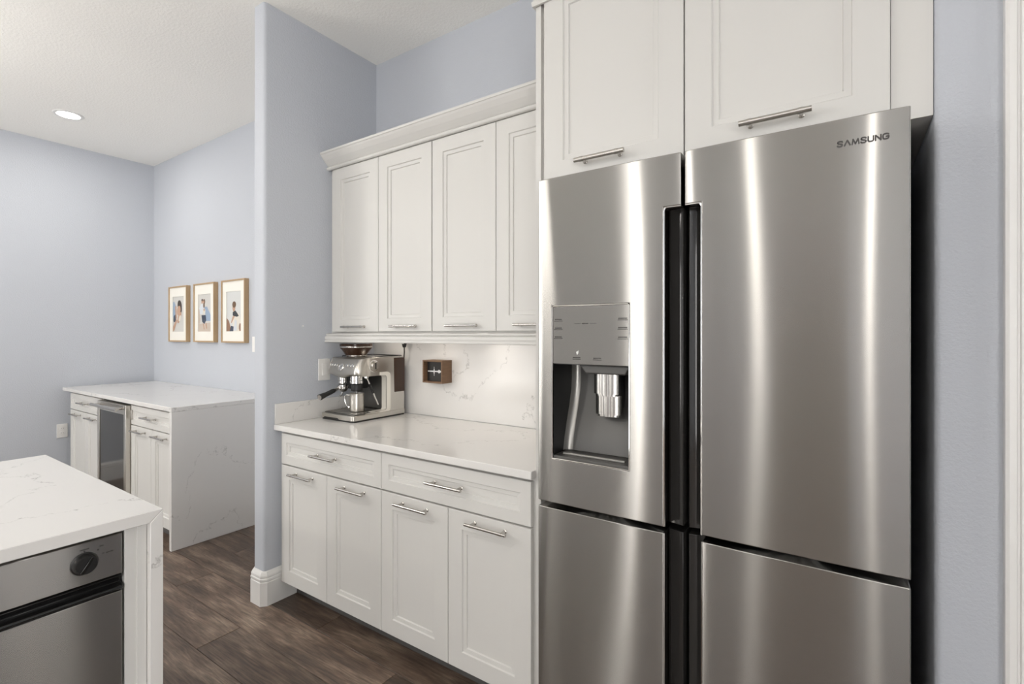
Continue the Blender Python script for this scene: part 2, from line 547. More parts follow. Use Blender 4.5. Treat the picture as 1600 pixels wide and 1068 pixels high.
def bullnose_box(x0, x1, y0, y1, rad, corners, seg=6):
    """outline in XY with some corners rounded; corners: set of 'ab' (x side, y side)"""
    pts = []
    for cx, cy, a0 in ((x0, y0, 180), (x1, y0, 270), (x1, y1, 0), (x0, y1, 90)):
        key = (0 if cx == x0 else 1, 0 if cy == y0 else 1)
        if key in corners:
            ox = cx + rad if cx == x0 else cx - rad
            oy = cy + rad if cy == y0 else cy - rad
            for i in range(seg + 1):
                t = R(a0 + 90 * i / seg)
                pts.append((ox + rad * math.cos(t), oy + rad * math.sin(t)))
        else:
            pts.append((cx, cy))
    return pts


struct(MB().prism(bullnose_box(XW0, XW1, YW, YK, 0.018, {(0, 0), (1, 0)}), 'Z', 0, ZC, smooth=True).build('wall_partition', M['wall'], base=(XW0, YW, 0)), 'narrow blue-grey wing wall with rounded corner left of the cabinets')
XA = 0.165
struct(MB().prism(bullnose_box(XA, XR, 1.452, YK, 0.012, {(0, 0)}), 'Z', 0, ZC, smooth=True).build('wall_right', M['wall'], base=(XA, 1.452, 0)), 'blue-grey textured wall right of the refrigerator')

# front wall (behind the camera) with three openings
WINS = [(-5.7, -4.55, 0.15, 2.45), (-2.42, -2.04, 0.15, 2.45)]  # unseen windows put in for daylight and the refrigerator's bright band
xs = sorted([XL, XR] + [w[0] for w in WINS] + [w[1] for w in WINS])
fw = MB()
for a, b in zip(xs[:-1], xs[1:]):
    w = [w for w in WINS if abs(w[0] - a) < 1e-6]
    if w:
        fw.box(a, b, YF - .1, YF, 0, w[0][2]); fw.box(a, b, YF - .1, YF, w[0][3], ZC)
    else:
        fw.box(a, b, YF - .1, YF, 0, ZC)
struct(fw.build('wall_front', M['wall'], base=(0, YF, 0)))
for i, (a, b, z0, z1) in enumerate(WINS):
    fr = MB()
    t = 0.05
    fr.box(a, a + t, YF - .09, YF + .012, z0, z1); fr.box(b - t, b, YF - .09, YF + .012, z0, z1)
    fr.box(a + t, b - t, YF - .09, YF + .012, z0, z0 + t); fr.box(a + t, b - t, YF - .09, YF + .012, z1 - t, z1)
    if b - a > 1:
        fr.box((a + b) / 2 - .04, (a + b) / 2 + .04, YF - .09, YF + .012, z0 + t, z1 - t)
    wo = struct(fr.build('window_%d' % (i + 1), M['trim']))
    pn = MB().box(a + t, b - t, YF - .06, YF - .05, z0 + t, z1 - t).build('window_pane', M['daylight'], wo)
dd = struct(MB().box(-0.70, 0.10, YF, YF + .04, 0.0, 2.3).build('door_2', M['door_dark'], bevel=.004))  # unseen slab put in to mirror as the refrigerator's dark band
MB().lathe([(.012, 0), (.012, .03), (.028, .035), (.03, .05), (.02, .066), (0.0, .07)], (-.58, YF + .04, 1.0), 20, 'Y').build('door_knob', M['nickel'], dd)


# baseboards: a moulded profile swept along a path
BB = [(0, 0), (0.0185, 0), (0.0185, 0.118), (0.0165, 0.121), (0.0165, 0.124), (0.0185, 0.127), (0.0185, 0.136), (0.015, 0.140), (0.015, 0.143),
      (0.0165, 0.146), (0.0155, 0.153), (0.010, 0.164), (0.006, 0.170), (0, 0.172)]


def sweep(path, prof, closed_ends=True):
    """path: XY polyline, the room on its right side; prof: (out, z)"""
    mb = MB()
    n = len(prof)
    P = [Vector((p[0], p[1])) for p in path]
    vs = []
    for i, p in enumerate(P):
        d0 = (P[i] - P[i - 1]).normalized() if i else None
        d1 = (P[i + 1] - P[i]).normalized() if i < len(P) - 1 else None
        nn = lambda d: Vector((d.y, -d.x))
        if d0 is None: off = nn(d1)
        elif d1 is None: off = nn(d0)
        else:
            b = (nn(d0) + nn(d1)); off = b / max(b.dot(nn(d0)), 0.2)
        for o, z in prof:
            q = p + off * o
            vs.append((q.x, q.y, z))
    fs = []
    for i in range(len(P) - 1):
        for k in range(n):
            a = i * n + k; b = i * n + (k + 1) % n
            fs.append((a, b, b + n, a + n))
    fs.append(tuple(range(n))); fs.append(tuple((len(P) - 1) * n + k for k in range(n)))
    return mb.add(vs, fs)


c = 0.014
struct(sweep([(XW1, 1.538), (XW1, YW + c), (XW1 - c, YW), (XW0 + c, YW), (XW0, YW + c), (XW0, YK - .02)][::-1], BB).build('baseboard_partition', M['trim']), 'tall white moulded baseboard wrapping the end of the wing wall')
struct(sweep([(XL, YF + .02), (XL, 1.36)][::-1], [(-o, z) for o, z in BB]).build('baseboard_left', M['trim']))
struct(sweep([(XW0 - .0195, YK), (-3.52, YK)], [(-o, z) for o, z in BB]).build('baseboard_back', M['trim']))
struct(sweep([(-1.0, YF), (XL + .02, YF)], [(o, z) for o, z in BB]).build('baseboard_front', M['trim']))

# door casing at the right edge and the door behind it
cs = MB()
CX0 = 0.277
prof = [(CX0, 1.452), (CX0, 1.434), (CX0 + .006, 1.431), (CX0 + .017, 1.431), (CX0 + .0185, 1.434), (CX0 + .022, 1.434), (CX0 + .0235, 1.429), (CX0 + .075, 1.427), (CX0 + .085, 1.437), (CX0 + .085, 1.452)]
cs.prism(prof, 'Z', 0.0, 2.46)
cs.prism([(1.36 - (p[0] - CX0 - 0), p[1]) for p in prof], 'Z', 0.0, 2.46)
cs.box(CX0 + .085, 1.275, 1.430, 1.452, 2.375, 2.46)
tr1 = struct(cs.build('trim_1', M['trim']), 'white moulded door casing at the right edge')
struct(MB().box(CX0 + .085, 1.275, 1.436, 1.4515, 0.005, 2.375).build('door_1', M['trim'], bevel=.002))

# ================================================================== LIGHT FITTINGS
def downlight(x, y, label, watts=DOWNLIGHT_W):
    t = thing('recessed_downlight', (x, y, ZC), label, 'light', 'recessed ceiling lights')
    MB().lathe([(0.070, -0.001), (0.072, -0.007), (0.090, -0.005), (0.094, 0.0)], (x, y, ZC), 40).build('trim_ring', M['trim'], t)
    MB().lathe([(0.0, -0.0035), (0.070, -0.0035), (0.070, -0.0005), (0, -0.0005)], (x, y, ZC), 32).build('lens', M['lens'], t)
    ld = bpy.data.lights.new('downlight', 'AREA')
    ld.shape = 'DISK'; ld.size = 0.11; ld.energy = watts; ld.color = (1.0, 0.955, 0.89)
    lo = bpy.data.objects.new('downlight_lamp', ld)
    COL.objects.link(lo)
    lo.location = (x, y, ZC - 0.012)
    return t


downlight(-4.965, 1.231, 'round recessed ceiling light glowing white in the far room')
for x, y in ((-0.83, -3.2), (0.40, -3.2), (-2.10, -3.2), (-4.9, -1.6)):  # unseen: most set by the refrigerator streaks, the far-room lamp added for brightness
    downlight(x, y, 'round recessed ceiling light behind the viewpoint', 19.0)

# added opal globes, unseen: fill light for the ceiling and far room
for px_, py_, pl_ in ((-2.04, -0.35, 'opal globe pendant lamp over the island, outside the picture'), (-3.9, -0.5, 'opal globe pendant lamp in the far room, outside the picture')):
    t = thing('pendant_lamp', (px_, py_, ZC), pl_, 'lamp')
    MB().lathe([(.06, 0), (.06, -.02), (.01, -.03)], (px_, py_, ZC - .0005), 24).build('canopy', M['nickel'], t)
    MB().tube([(px_, py_, ZC - .02), (px_, py_, 2.45)], .004, 8).build('stem', M['nickel'], t)
    MB().lathe([(.15 * math.sin(math.pi * q / 20), -.15 * math.cos(math.pi * q / 20)) for q in range(21)], (px_, py_, 2.31), 32).build('globe', M['opal'] if px_ > -3 else M['opal_bright'], t)

# ================================================================== BASE CABINETS
YB = 1.4446; X0 = -2.421; DW = 0.381
ZDB, ZDT, ZRB, ZRT = 0.103, 0.7065, 0.7135, 0.8695
base_labels = ['white base cabinet beside the wing wall, under the espresso machine',
               'white base cabinet between the wing wall unit and the refrigerator']
for u in range(2):
    xa = X0 + 2 * u * DW; xb = xa + 2 * DW
    t = thing('base_cabinet', ((xa + xb) / 2, 1.75, 0), base_labels[u], 'cabinet', 'white base cabinets under the counter')
    xl = xa if u else XW1 + .0005
    xr = xb if u == 0 else -0.8825
    MB().box(xl, xr, YB + 0.0205, 2.073, 0.105, 0.884).build('carcass', M['cab'], t)
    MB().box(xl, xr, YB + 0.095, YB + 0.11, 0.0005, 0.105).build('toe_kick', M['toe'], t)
    g = 0.0017
    dr = shaker(xa + g, xb - g, ZRB, ZRT, YB, 0.044).build('drawer', M['cab'], t)
    bar_pull((xa + xb) / 2 + .03 * 0, YB, 0.796).build('handle', M['nickel'], dr)
    for d in range(2):
        a = xa + d * DW
        do = shaker(a + g, a + DW - g, ZDB, ZDT, YB).build('door', M['cab'], t)
        bar_pull(a + DW / 2 + 0.012, YB, 0.6765).build('handle', M['nickel'], do)

# worktop, side splash and splashback
YC = 1.4196; ZT = 0.914
tag(MB().box(XW1 + .0005, -0.8825, YC, 2.073, 0.8847, ZT).build('countertop', M['quartz'], bevel=.003), 'white veined quartz countertop over the base cabinets', 'countertop')
tag(MB().box(XW1 + .0005, XW1 + .0125, YC + 0.004, 2.073, ZT + .0003, 1.019).build('side_splash', M['quartz'], bevel=.0015), 'low white quartz upstand along the wing wall', 'backsplash')
tag(MB().box(XW1 + .0005, -0.8825, 2.0736, YK - .0005, ZT + .0003, 1.384).build('backsplash', M['quartz'], bevel=.001), 'tall veined quartz backsplash behind the espresso machine', 'backsplash')

# ================================================================== WALL CABINETS
YU = 1.749; XU = -2.412
ZU0, ZU1 = 1.3945, 2.311
up_labels = ['white wall cabinet next to the wing wall, above the espresso machine',
             'white wall cabinet next to the tall refrigerator enclosure']
for u in range(2):
    xa = XU + 2 * u * DW; xb = xa + 2 * DW
    t = thing('wall_cabinet', ((xa + xb) / 2, 1.92, 1.3855), up_labels[u], 'cabinet', 'white wall cabinets under the crown moulding')
    xl = xa if u else XW1 + .0005
    xr = xb - .0005 if u == 0 else -0.8825
    xb_ = xb if u == 0 else -0.8835
    MB().box(xl, xr, YU + 0.0205, YK - .0005, 1.3855, 2.330).build('carcass', M['cab'], t)
    g = 0.0016
    for d in range(2):
        a = xa + d * DW
        e = min(a + DW, xb_)
        ga = g + (0.0015 if (u == 1 and d == 0) else 0); ge = g + (0.0015 if (u == 0 and d == 1) else 0)
        do = shaker(a + ga, e - ge, ZU0, ZU1, YU, 0.066).build('door', M['cab'], t)
        bar_pull(a + DW / 2 + 0.012, YU, 1.4205, 0.185, 0.030).build('handle', M['nickel'], do)


def arc(cx, cy, r, a0, a1, n):
    return [(cx + r * math.cos(R(a0 + (a1 - a0) * i / n)), cy + r * math.sin(R(a0 + (a1 - a0) * i / n))) for i in range(n + 1)]


# crown: bead at the bottom, sloped cove, flat top fillet   (y, z)
cp = [(1.80, 2.3305), (1.7485, 2.3305), (1.7485, 2.3125)] + arc(1.7415, 2.3215, 0.0085, 270, 90, 8) + [(1.7455, 2.3305), (1.7455, 2.335), (1.741, 2.337), (1.733, 2.345),
      (1.716, 2.361), (1.700, 2.380), (1.6945, 2.3885), (1.6905, 2.390), (1.6905, 2.4013), (1.80, 2.4013)]
tag(MB().prism(cp, 'X', XW1 + .0005, -0.8825).build('crown_moulding', M['cab']), 'white crown moulding along the top of the wall cabinets', 'moulding')
vp = [(1.762, 1.3850), (1.741, 1.3850), (1.7335, 1.3835)] + arc(1.7335, 1.3775, 0.006, 90, 270, 6) + [(1.7275, 1.3700), (1.7225, 1.3660), (1.7215, 1.3560), (1.7245, 1.3470), (1.7235, 1.3440)] + arc(1.7235, 1.3395, 0.0045, 90, 270, 6) + [(1.762, 1.3350)]
tag(MB().prism(vp, 'X', XW1 + .0005, -0.8825).build('light_valance', M['cab']), 'white moulded light valance under the wall cabinets', 'moulding')
for i in range(4):
    x = XU + (i + .5) * DW
    p = tag(MB().lathe([(0.0, -0.009), (0.027, -0.009), (0.034, -0.006), (0.034, 0)], (x, 1.93, 1.3854), 24).build('puck_light', M['lens']), 'round puck lamp hidden under the wall cabinets', 'light', 'puck lamps under the wall cabinets')
    sd = bpy.data.lights.new('puck', 'AREA'); sd.shape = 'DISK'; sd.size = 0.05; sd.energy = PUCK_W; sd.color = (1.0, 0.83, 0.66)
    so = bpy.data.objects.new('puck_lamp', sd); COL.objects.link(so); so.location = (x, 1.93, 1.374)

# ================================================================== REFRIGERATOR ENCLOSURE
t = thing('refrigerator_cabinet', (-0.36, 1.76, 0), 'tall white cabinet enclosing the refrigerator, with two doors above it', 'cabinet')
MB().box(-0.882, -0.862, 1.450, 2.092, 0.0005, 2.66).build('side_panel', M['cab'], t)
MB().box(-0.862, XA - .0008, 1.4655, 2.092, 1.876, 2.66).build('carcass', M['cab'], t)
ZO = 2.56
for a, e, hx in ((-0.8475, -0.3850, -0.634), (-0.3810, 0.0860, -0.151)):
    do = shaker(a, e, 1.8835, ZO, YB, 0.072).build('door', M['cab'], t)
    bar_pull(hx, YB, 1.9335, 0.165, 0.033, 0.0075).build('handle', M['nickel'], do)
MB().box(0.088, XA - .0008, 1.458, 1.4655, 1.876, 2.66).build('filler_strip', M['cab'], t)
cp2 = [(-y_ + 0, z_) for y_, z_ in ()]
crown = MB()
prf = [(0, 2.50), (0.008, 2.50), (0.010, 2.515), (0.004, 2.522), (0.012, 2.535), (0.040, 2.575), (0.046, 2.578), (0.046, 2.60), (0, 2.60)]
sweep_c = sweep([(-0.882, 2.07), (-0.882, 1.445), (XA - .001, 1.445)][::-1], [(-o, z) for o, z in prf])
sweep_c.build('crown', M['cab'], t)

# ================================================================== REFRIGERATOR
FY = 1.316
FX0, FXL, FXR, FX1 = -0.794, -0.3575, -0.3480, 0.113
HL, HR, HZ = -0.4035, -0.3055, 1.7195
fr = thing('refrigerator', (-0.34, 1.7, 0), 'stainless steel four-door refrigerator with a water dispenser', 'refrigerator')
MB().box(-0.785, 0.100, 1.5255, 2.06, 0.03, 1.835).build('body', M['fridge_body'], fr)
MB().box(-0.775, 0.090, 1.45, 1.53, 0.0005, 0.045).build('kick_grille', M['black'], fr)


def door_front(xa, xb, outer, inner, z):
    """front-face y as a function of x (gentle crown, rounded edges, slight panel waves)"""
    def f(x, zz):
        s = (x - xa) / (xb - xa)
        u = 2 * s - 1
        y = FY + 0.0035 * abs(u) ** 5
        y += 0.00042 * math.sin(9.0 * x + 2.1 * zz) * math.sin(2.4 * zz + 1.0 + 3 * x)
        return y
    return f


def fridge_door(name, xa, xb, z0, z1, holes, yback=1.52, nx=56, nz=40, extra_x=(), extra_z=()):
    """grid front with rectangular cut-outs; the rim of every cut-out is pulled back as a wall"""
    def ticks(a, b, n, extra):
        t = [a + (b - a) * i / n for i in range(n + 1)]
        for e in extra:
            t = [q for q in t if abs(q - e) > (b - a) / n * 0.45]
            t.append(e)
        if a not in t: t.append(a)
        if b not in t: t.append(b)
        return sorted(set(t))
    ex = list(extra_x) + [xa, xb]; ez = list(extra_z) + [z0, z1]
    for h in holes:
        ex += [h[0], h[1]]; ez += [h[2], h[3]]
    ex = [e for e in ex if xa <= e <= xb]; ez = [e for e in ez if z0 <= e <= z1]
    X = ticks(xa, xb, nx, ex); Z = ticks(z0, z1, nz, ez)
    f = door_front(xa, xb, 0, 0, 0)
    bm = bmesh.new()
    vg = {}

    def V(i, j):
        if (i, j) not in vg:
            vg[(i, j)] = bm.verts.new((X[i], f(X[i], Z[j]), Z[j]))
        return vg[(i, j)]
    for i in range(len(X) - 1):
        for j in range(len(Z) - 1):
            cx = (X[i] + X[i + 1]) / 2; cz = (Z[j] + Z[j + 1]) / 2
            if any(h[0] < cx < h[1] and h[2] < cz < h[3] for h in holes):
                continue
            fc = bm.faces.new((V(i, j), V(i + 1, j), V(i + 1, j + 1), V(i, j + 1)))
            fc.smooth = True
    be = [e for e in bm.edges if e.is_boundary]
    # small rolled edge, then straight back
    ret = bmesh.ops.extrude_edge_only(bm, edges=be)
    nv = [g for g in ret['geom'] if isinstance(g, bmesh.types.BMVert)]
    for v in nv:
        v.co.y = yback
    bmesh.ops.recalc_face_normals(bm, faces=bm.faces)
    # outward orientation check
    fc = max(bm.faces, key=lambda q: q.calc_area() if abs(q.normal.y) > .9 else 0)
    if fc.normal.y > 0:
        bmesh.ops.reverse_faces(bm, faces=bm.faces)
    o = ORG[fr.name]
    for v in bm.verts:
        v.co -= o
    me = bpy.data.meshes.new(name)
    bm.to_mesh(me); bm.free()
    me.materials.append(M['steel'])
    me.polygons.foreach_set('use_smooth', [True] * len(me.polygons))
    me.set_sharp_from_angle(angle=R(40))
    ob = bpy.data.objects.new(name, me)
    COL.objects.link(ob); ob.parent = fr
    ORG[ob.name] = Vector(o)
    b = ob.modifiers.new('bevel', 'BEVEL'); b.width = 0.0022; b.segments = 3; b.limit_method = 'ANGLE'; b.angle_limit = R(50)
    return ob


DX0, DX1, DZ0, DZM, DZ1 = -0.7440, -0.4970, 1.000, 1.2905, 1.4665
ZS0, ZS1 = 0.8660, 0.8485
dUL = fridge_door('upper_door', FX0, FXL, ZS0, 1.858, [(DX0, DX1, DZ0, DZ1), (HL, FXL + .01, ZS0 - .01, HZ)])
dUR = fridge_door('upper_door', FXR, FX1, ZS0, 1.858, [(FXR - .01, HR, ZS0 - .01, HZ)])
dLL = fridge_door('lower_door', FX0, HL, 0.06, ZS1, [])
dLR = fridge_door('lower_door', HR, FX1, 0.06, ZS1, [])
# recessed glossy handle channels and their chrome rims
for (dU, dL, a, b, s) in ((dUL, dLL, HL, FXL - .001, 1), (dUR, dLR, FXR + .001, HR, -1)):
    e = HL if s > 0 else HR
    i = FXL if s > 0 else FXR
    # slanted channel: deeper at the door edge
    for d, z0, z1 in ((dU, ZS0, HZ - .0005), (dL, 0.06, ZS1)):
        q = MB()
        q.prism([(e + s * .0005, FY + .050), (e + s * .010, FY + .042), (i - s * .004, FY + .036), (i - s * .001, FY + .040), (i - s * .001, 1.52), (e + s * .0005, 1.52)], 'Z', z0, z1)
        q.build('handle_channel', M['dark_glass'], d, bevel=.001)
    rim = MB()
    pts = [(e, FY + .0065, ZS0), (e, FY + .0065, HZ - .010), (e + s * .003, FY + .0068, HZ - .003), (e + s * .010, FY + .007, HZ), (i - s * .001, FY + .0085, HZ)]
    rim.tube(pts, 0.0042, 10)
    rim.build('chrome_rim', M['chrome'], dU)
    rm = MB(); rm.tube([(e, FY + .0075, 0.06), (e, FY + .0075, ZS1 - .001)], 0.0028, 8)
    rm.build('chrome_rim', M['chrome'], dL)
# dispenser
disp = MB()
cav = []
ycav = [(1.2905, 1.470), (1.24, 1.470), (1.20, 1.466), (1.15, 1.452), (1.10, 1.434), (1.05, 1.418), (1.012, 1.410)]
RF = 0.022
secs = []
for z, yb in ycav:
    row = [(DX0 + .001, FY + .010)]
    for k2 in range(7):
        t2 = R(90 * k2 / 6)
        row.append((DX0 + .001 + RF * (1 - math.cos(t2)), yb - RF + RF * math.sin(t2)))
    row.append((DX1 - .001, yb)); row.append((DX1 - .001, FY + .010))
    secs.append([(x, y, z) for x, y in row])
n = len(secs[0])
vs = [p for r_ in secs for p in r_]
fs_dark = []; fs_fil = []; fs_back = []
for i in range(len(secs) - 1):
    for k2 in range(n - 1):
        f_ = (i * n + k2, i * n + k2 + 1, (i + 1) * n + k2 + 1, (i + 1) * n + k2)
        (fs_dark if k2 == 0 or k2 >= n - 2 else fs_fil if k2 < 7 else fs_back).append(f_)
disp.add(vs, fs_dark, 0, True)
o_ = 0
for fs_, mi in ((fs_fil, 1), (fs_back, 2)):
    for f_ in fs_:
        disp.f.append(f_); disp.mi.append(mi); disp.sm.append(True)
disp.box(DX0 + .001, DX1 - .001, FY + .0105, 1.474, 1.2885, 1.2905, 0)
disp.build('dispenser_recess', [M['black'], M['mid_grey'], M['grey_plastic']], dUL)
MB().box(DX0 + .003, DX1 - .003, FY + .0022, FY + .012, DZM, DZ1 - .003).build('control_panel', M['steel'], dUL, bevel=.0012)
rim = MB()
yv = FY + .0018
rim.tube([(DX0 + .0015, yv, DZ0 + .0015), (DX0 + .0015, yv, DZ1 - .0055), (DX0 + .0055, yv, DZ1 - .0015), (DX1 - .0055, yv, DZ1 - .0015), (DX1 - .0015, yv, DZ1 - .0055), (DX1 - .0015, yv, DZ0 + .0015), (DX0 + .0015, yv, DZ0 + .0015)], 0.0019, 8)
rim.build('dispenser_rim', M['chrome'], dUL)
noz = MB()
noz.prism([(-0.668, 1.2885), (-0.505, 1.2885), (-0.520, 1.262), (-0.645, 1.262)], 'Y', FY + .030, 1.455)
noz.build('nozzle_housing', M['grey_plastic'], dUL, bevel=.004)
for zt, zb, yy, nm in ((1.262, 1.194, FY + .062, 'ice_lever'), (1.196, 1.131, FY + .074, 'water_lever')):
    lv = MB()
    w_ = 0.039; xc = -0.597
    ribs = 6
    prof = []
    for q in range(ribs * 4 + 1):
        s_ = q / (ribs * 4)
        prof.append((xc - w_ + 2 * w_ * s_, yy + 0.010 * (2 * s_ - 1) ** 2 - 0.0022 * abs(math.sin(math.pi * s_ * 3))))
    prof += [(xc + w_, yy + .022), (xc - w_, yy + .022)]
    lv.prism(prof, 'Z', zb + .006, zt, smooth=True)
    lv.prism([(p_[0] * .9 + xc * .1, p_[1] + .002) for p_ in prof], 'Z', zb, zb + .006, smooth=True)
    lv.build(nm, M['nickel'], dUL)
MB().box(-0.628, -0.566, FY + .095, 1.462, 1.150, 1.262).build('lever_arm', M['black'], dUL, bevel=.004)
MB().box(DX0 + .002, DX1 - .002, FY + .006, 1.418, 1.0015, 1.0105).build('drip_tray', M['grey_plastic'], dUL, bevel=.001)
MB().box(-0.722, -0.522, FY + .030, FY + .040, 1.0105, 1.0175).build('tray_rail', M['mid_grey'], dUL, bevel=.002)
# small print on the control panel (too small to read: fine strokes)
pt = MB()
YP = FY + .0016


def strokes(mb, xc, z, w, h, seed, y=YP):
    rg = random.Random(seed)
    x = xc - w / 2
    while x < xc + w / 2:
        l = rg.uniform(.0012, .0030)
        mb.box(x, min(x + l, xc + w / 2), y, y + .0008, z - h / 2 * rg.uniform(.7, 1), z + h / 2)
        x += l + .0007


sd_ = 0
for z in (1.4245, 1.3985, 1.3715):
    for xc in (-0.7225, -0.5175):
        strokes(pt, xc, z, .023 if xc < -.6 else .026, .0032, sd_); sd_ += 1
        strokes(pt, xc, z - .0046, .029 if xc < -.6 else .030, .0020, sd_); sd_ += 1
strokes(pt, -0.633, 1.4115, .020, .0030, 50)
for a, b in ((-0.668, -0.648), (-0.618, -0.598)):
    pt.box(a, b, YP, YP + .0008, 1.411, 1.4118)
for xc in (-0.661, -0.595):
    strokes(pt, xc, 1.3105, .024, .0028, sd_); sd_ += 1
    strokes(pt, xc, 1.3055, .026, .0018, sd_); sd_ += 1
pt.build('panel_print', M['print_dark'], dUL, kind='stuff')
MB().prism([(-0.6625, 1.327), (-0.6595, 1.3185), (-0.6555, 1.3225), (-0.6545, 1.332), (-0.658, 1.3295)], 'Y', YP, YP + .0008).build('lock_symbol', M['print_pale'], dUL)


# block lettering on the right upper door, drawn as thick strokes
GLYPH = {
    'S': [[(.98, .80), (.90, .93), (.70, 1.0), (.32, 1.0), (.10, .92), (.05, .78), (.10, .64), (.30, .56), (.70, .46), (.92, .36), (.96, .22), (.88, .07), (.68, 0), (.30, 0), (.08, .07), (.0, .21)]],
    'A': [[(0, 0), (.5, 1.0), (1.0, 0)]],
    'M': [[(0, 0), (.14, 1.0), (.5, .04), (.86, 1.0), (1.0, 0)]],
    'U': [[(0, 1.0), (0, .28), (.10, .08), (.32, 0), (.68, 0), (.90, .08), (1.0, .28), (1.0, 1.0)]],
    'N': [[(0, 0), (0, 1.0), (1.0, 0), (1.0, 1.0)]],
    'G': [[(.98, .80), (.88, .94), (.66, 1.0), (.34, 1.0), (.10, .92), (0, .72), (0, .28), (.10, .08), (.34, 0), (.66, 0), (.90, .08), (1.0, .28), (1.0, .48), (.56, .48)]],
}
fR = door_front(FXR, FX1, 0, 0, 0)
LX0, LX1, LZ0, LZ1 = -0.0150, 0.0760, 1.7965, 1.8075
lt = MB()
WID = {'S': .88, 'A': 1.0, 'M': 1.16, 'U': .88, 'N': .88, 'G': .92}
word = 'SAMSUNG'
gapw = .34
unit = (LX1 - LX0) / (sum(WID[c_] for c_ in word) + gapw * (len(word) - 1))
xx = LX0
hw = 0.00135
for c_ in word:
    for line in GLYPH[c_]:
        P_ = [(xx + u * WID[c_] * unit, LZ0 + v * (LZ1 - LZ0)) for u, v in line]
        for (x0_, z0_), (x1_, z1_) in zip(P_[:-1], P_[1:]):
            L_ = math.hypot(x1_ - x0_, z1_ - z0_)
            dx_, dz_ = (x1_ - x0_) / L_, (z1_ - z0_) / L_
            e_ = hw * .6
            a_ = (x0_ - dx_ * e_, z0_ - dz_ * e_); b_ = (x1_ + dx_ * e_, z1_ + dz_ * e_)
            q_ = [(a_[0] - dz_ * hw, a_[1] + dx_ * hw), (b_[0] - dz_ * hw, b_[1] + dx_ * hw), (b_[0] + dz_ * hw, b_[1] - dx_ * hw), (a_[0] + dz_ * hw, a_[1] - dx_ * hw)]
            yy_ = fR((x0_ + x1_) / 2, 1.80)
            lt.prism(q_, 'Y', yy_ - .0011, yy_ + .0004)
    xx += (WID[c_] + gapw) * unit
lt.build('brand_lettering', M['print_dark'], dUR)

# ================================================================== ISLAND
IX1, IX0, IY1, IY0 = -1.5118, -2.566, 0.5695, -1.75
isl = thing('island', (-2.04, -0.6, 0), 'white quartz waterfall island in the left foreground', 'island')
# mitred worktop and waterfall end as two slabs
TH = 0.0305
MB().prism([(IY0, ZT), (IY1, ZT), (IY1 - TH, ZT - TH), (IY0, ZT - TH)], 'X', IX0, IX1).build('worktop', M['quartz'], isl, bevel=.0022)
MB().prism([(IY1, ZT - .0002), (IY1, 0.0005), (IY1 - TH, 0.0005), (IY1 - TH, ZT - TH - .0002)], 'X', IX0, IX1).build('waterfall_end', M['quartz'], isl, bevel=.0018)
FXI = IX1 - 0.022
MB().box(FXI - .02, FXI, 0.4905, IY1 - TH - .0005, 0.1, 0.8825).build('end_filler', M['cab'], isl, bevel=.0015)
MB().box(FXI - .006, FXI + .004, 0.516, IY1 - TH - .0008, 0.1, 0.8823).build('filler_strip', M['cab'], isl, bevel=.001)
MB().box(IX0 + .28, FXI - .021, IY0 + .02, 0.095, 0.1, 0.8825).box(IX0 + .28, -2.14, 0.095, IY1 - TH - .001, 0.1, 0.8825).build('carcass', M['cab'], isl)
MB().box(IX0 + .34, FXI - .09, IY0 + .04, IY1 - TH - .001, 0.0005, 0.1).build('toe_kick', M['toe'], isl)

# undercounter appliance in the island, facing +X
ap = thing('undercounter_compactor', (-1.83, 0.295, 0), 'stainless undercounter appliance with a black round knob in the island', 'appliance')
AY0, AY1 = 0.104, 0.4845
AX = -1.5290
MB().box(-2.13, AX - .026, AY0 + .004, AY1 - .001, 0.105, 0.879).build('housing', M['black'], ap)
MB().box(AX - .022, AX, AY0, AY1, 0.7715, 0.8745).build('control_fascia', M['steel'], ap, bevel=.002)
hd = MB()
hd.prism([(AX - .024, .7700), (AX - .004, .7700), (AX + .001, .766), (AX - .012, .756), (AX - .014, .748), (AX + .0045, .742), (AX + .006, .737), (AX + .002, .7315), (AX - .024, .7315)], 'Y', AY0, AY1)
hd.build('handle_grip', M['black_gloss'], ap, bevel=.0012)
# drawer front with a top edge that dips at the corner
pts = [(AY0, .105), (AY1, .105), (AY1, .7290)]
for q in range(9):
    pts.append((AY1 - 0.006 - 0.055 * q / 8, .7290 + 0.0010 * math.sin(math.pi / 2 * q / 8)))
pts.append((AY0, .730))
MB().prism(pts, 'X', AX - .022, AX + .001).build('drawer_front', M['steel'], ap, bevel=.0016)
kb = MB()
kc = (AX, 0.4085, 0.8245)
kb.lathe([(0.027, 0), (0.027, .003), (0.0245, .005), (0.0225, .016), (0.0205, .019), (0.0, .019)], kc, 36, 'X')
ko = kb.build('knob', M['black'], ap)
gr_ = MB()
gr_.box(-.004, .004, -.0035, .0035, -.020, .020)
rot = Matrix.Translation((AX + .021, 0.4085, 0.8245)) @ Matrix.Rotation(R(-35), 4, 'X')
gr_.build('knob_grip', M['black_gloss'], ko, bevel=.0012, xf=rot)
pr = MB()


def xstrokes(mb, yc, z, w, h, seed):
    rg = random.Random(seed); y = yc - w / 2
    while y < yc + w / 2:
        l = rg.uniform(.001, .0024)
        mb.box(AX + .0001, AX + .0008, y, min(y + l, yc + w / 2), z - h / 2, z + h / 2 * rg.uniform(.7, 1)); y += l + .0006


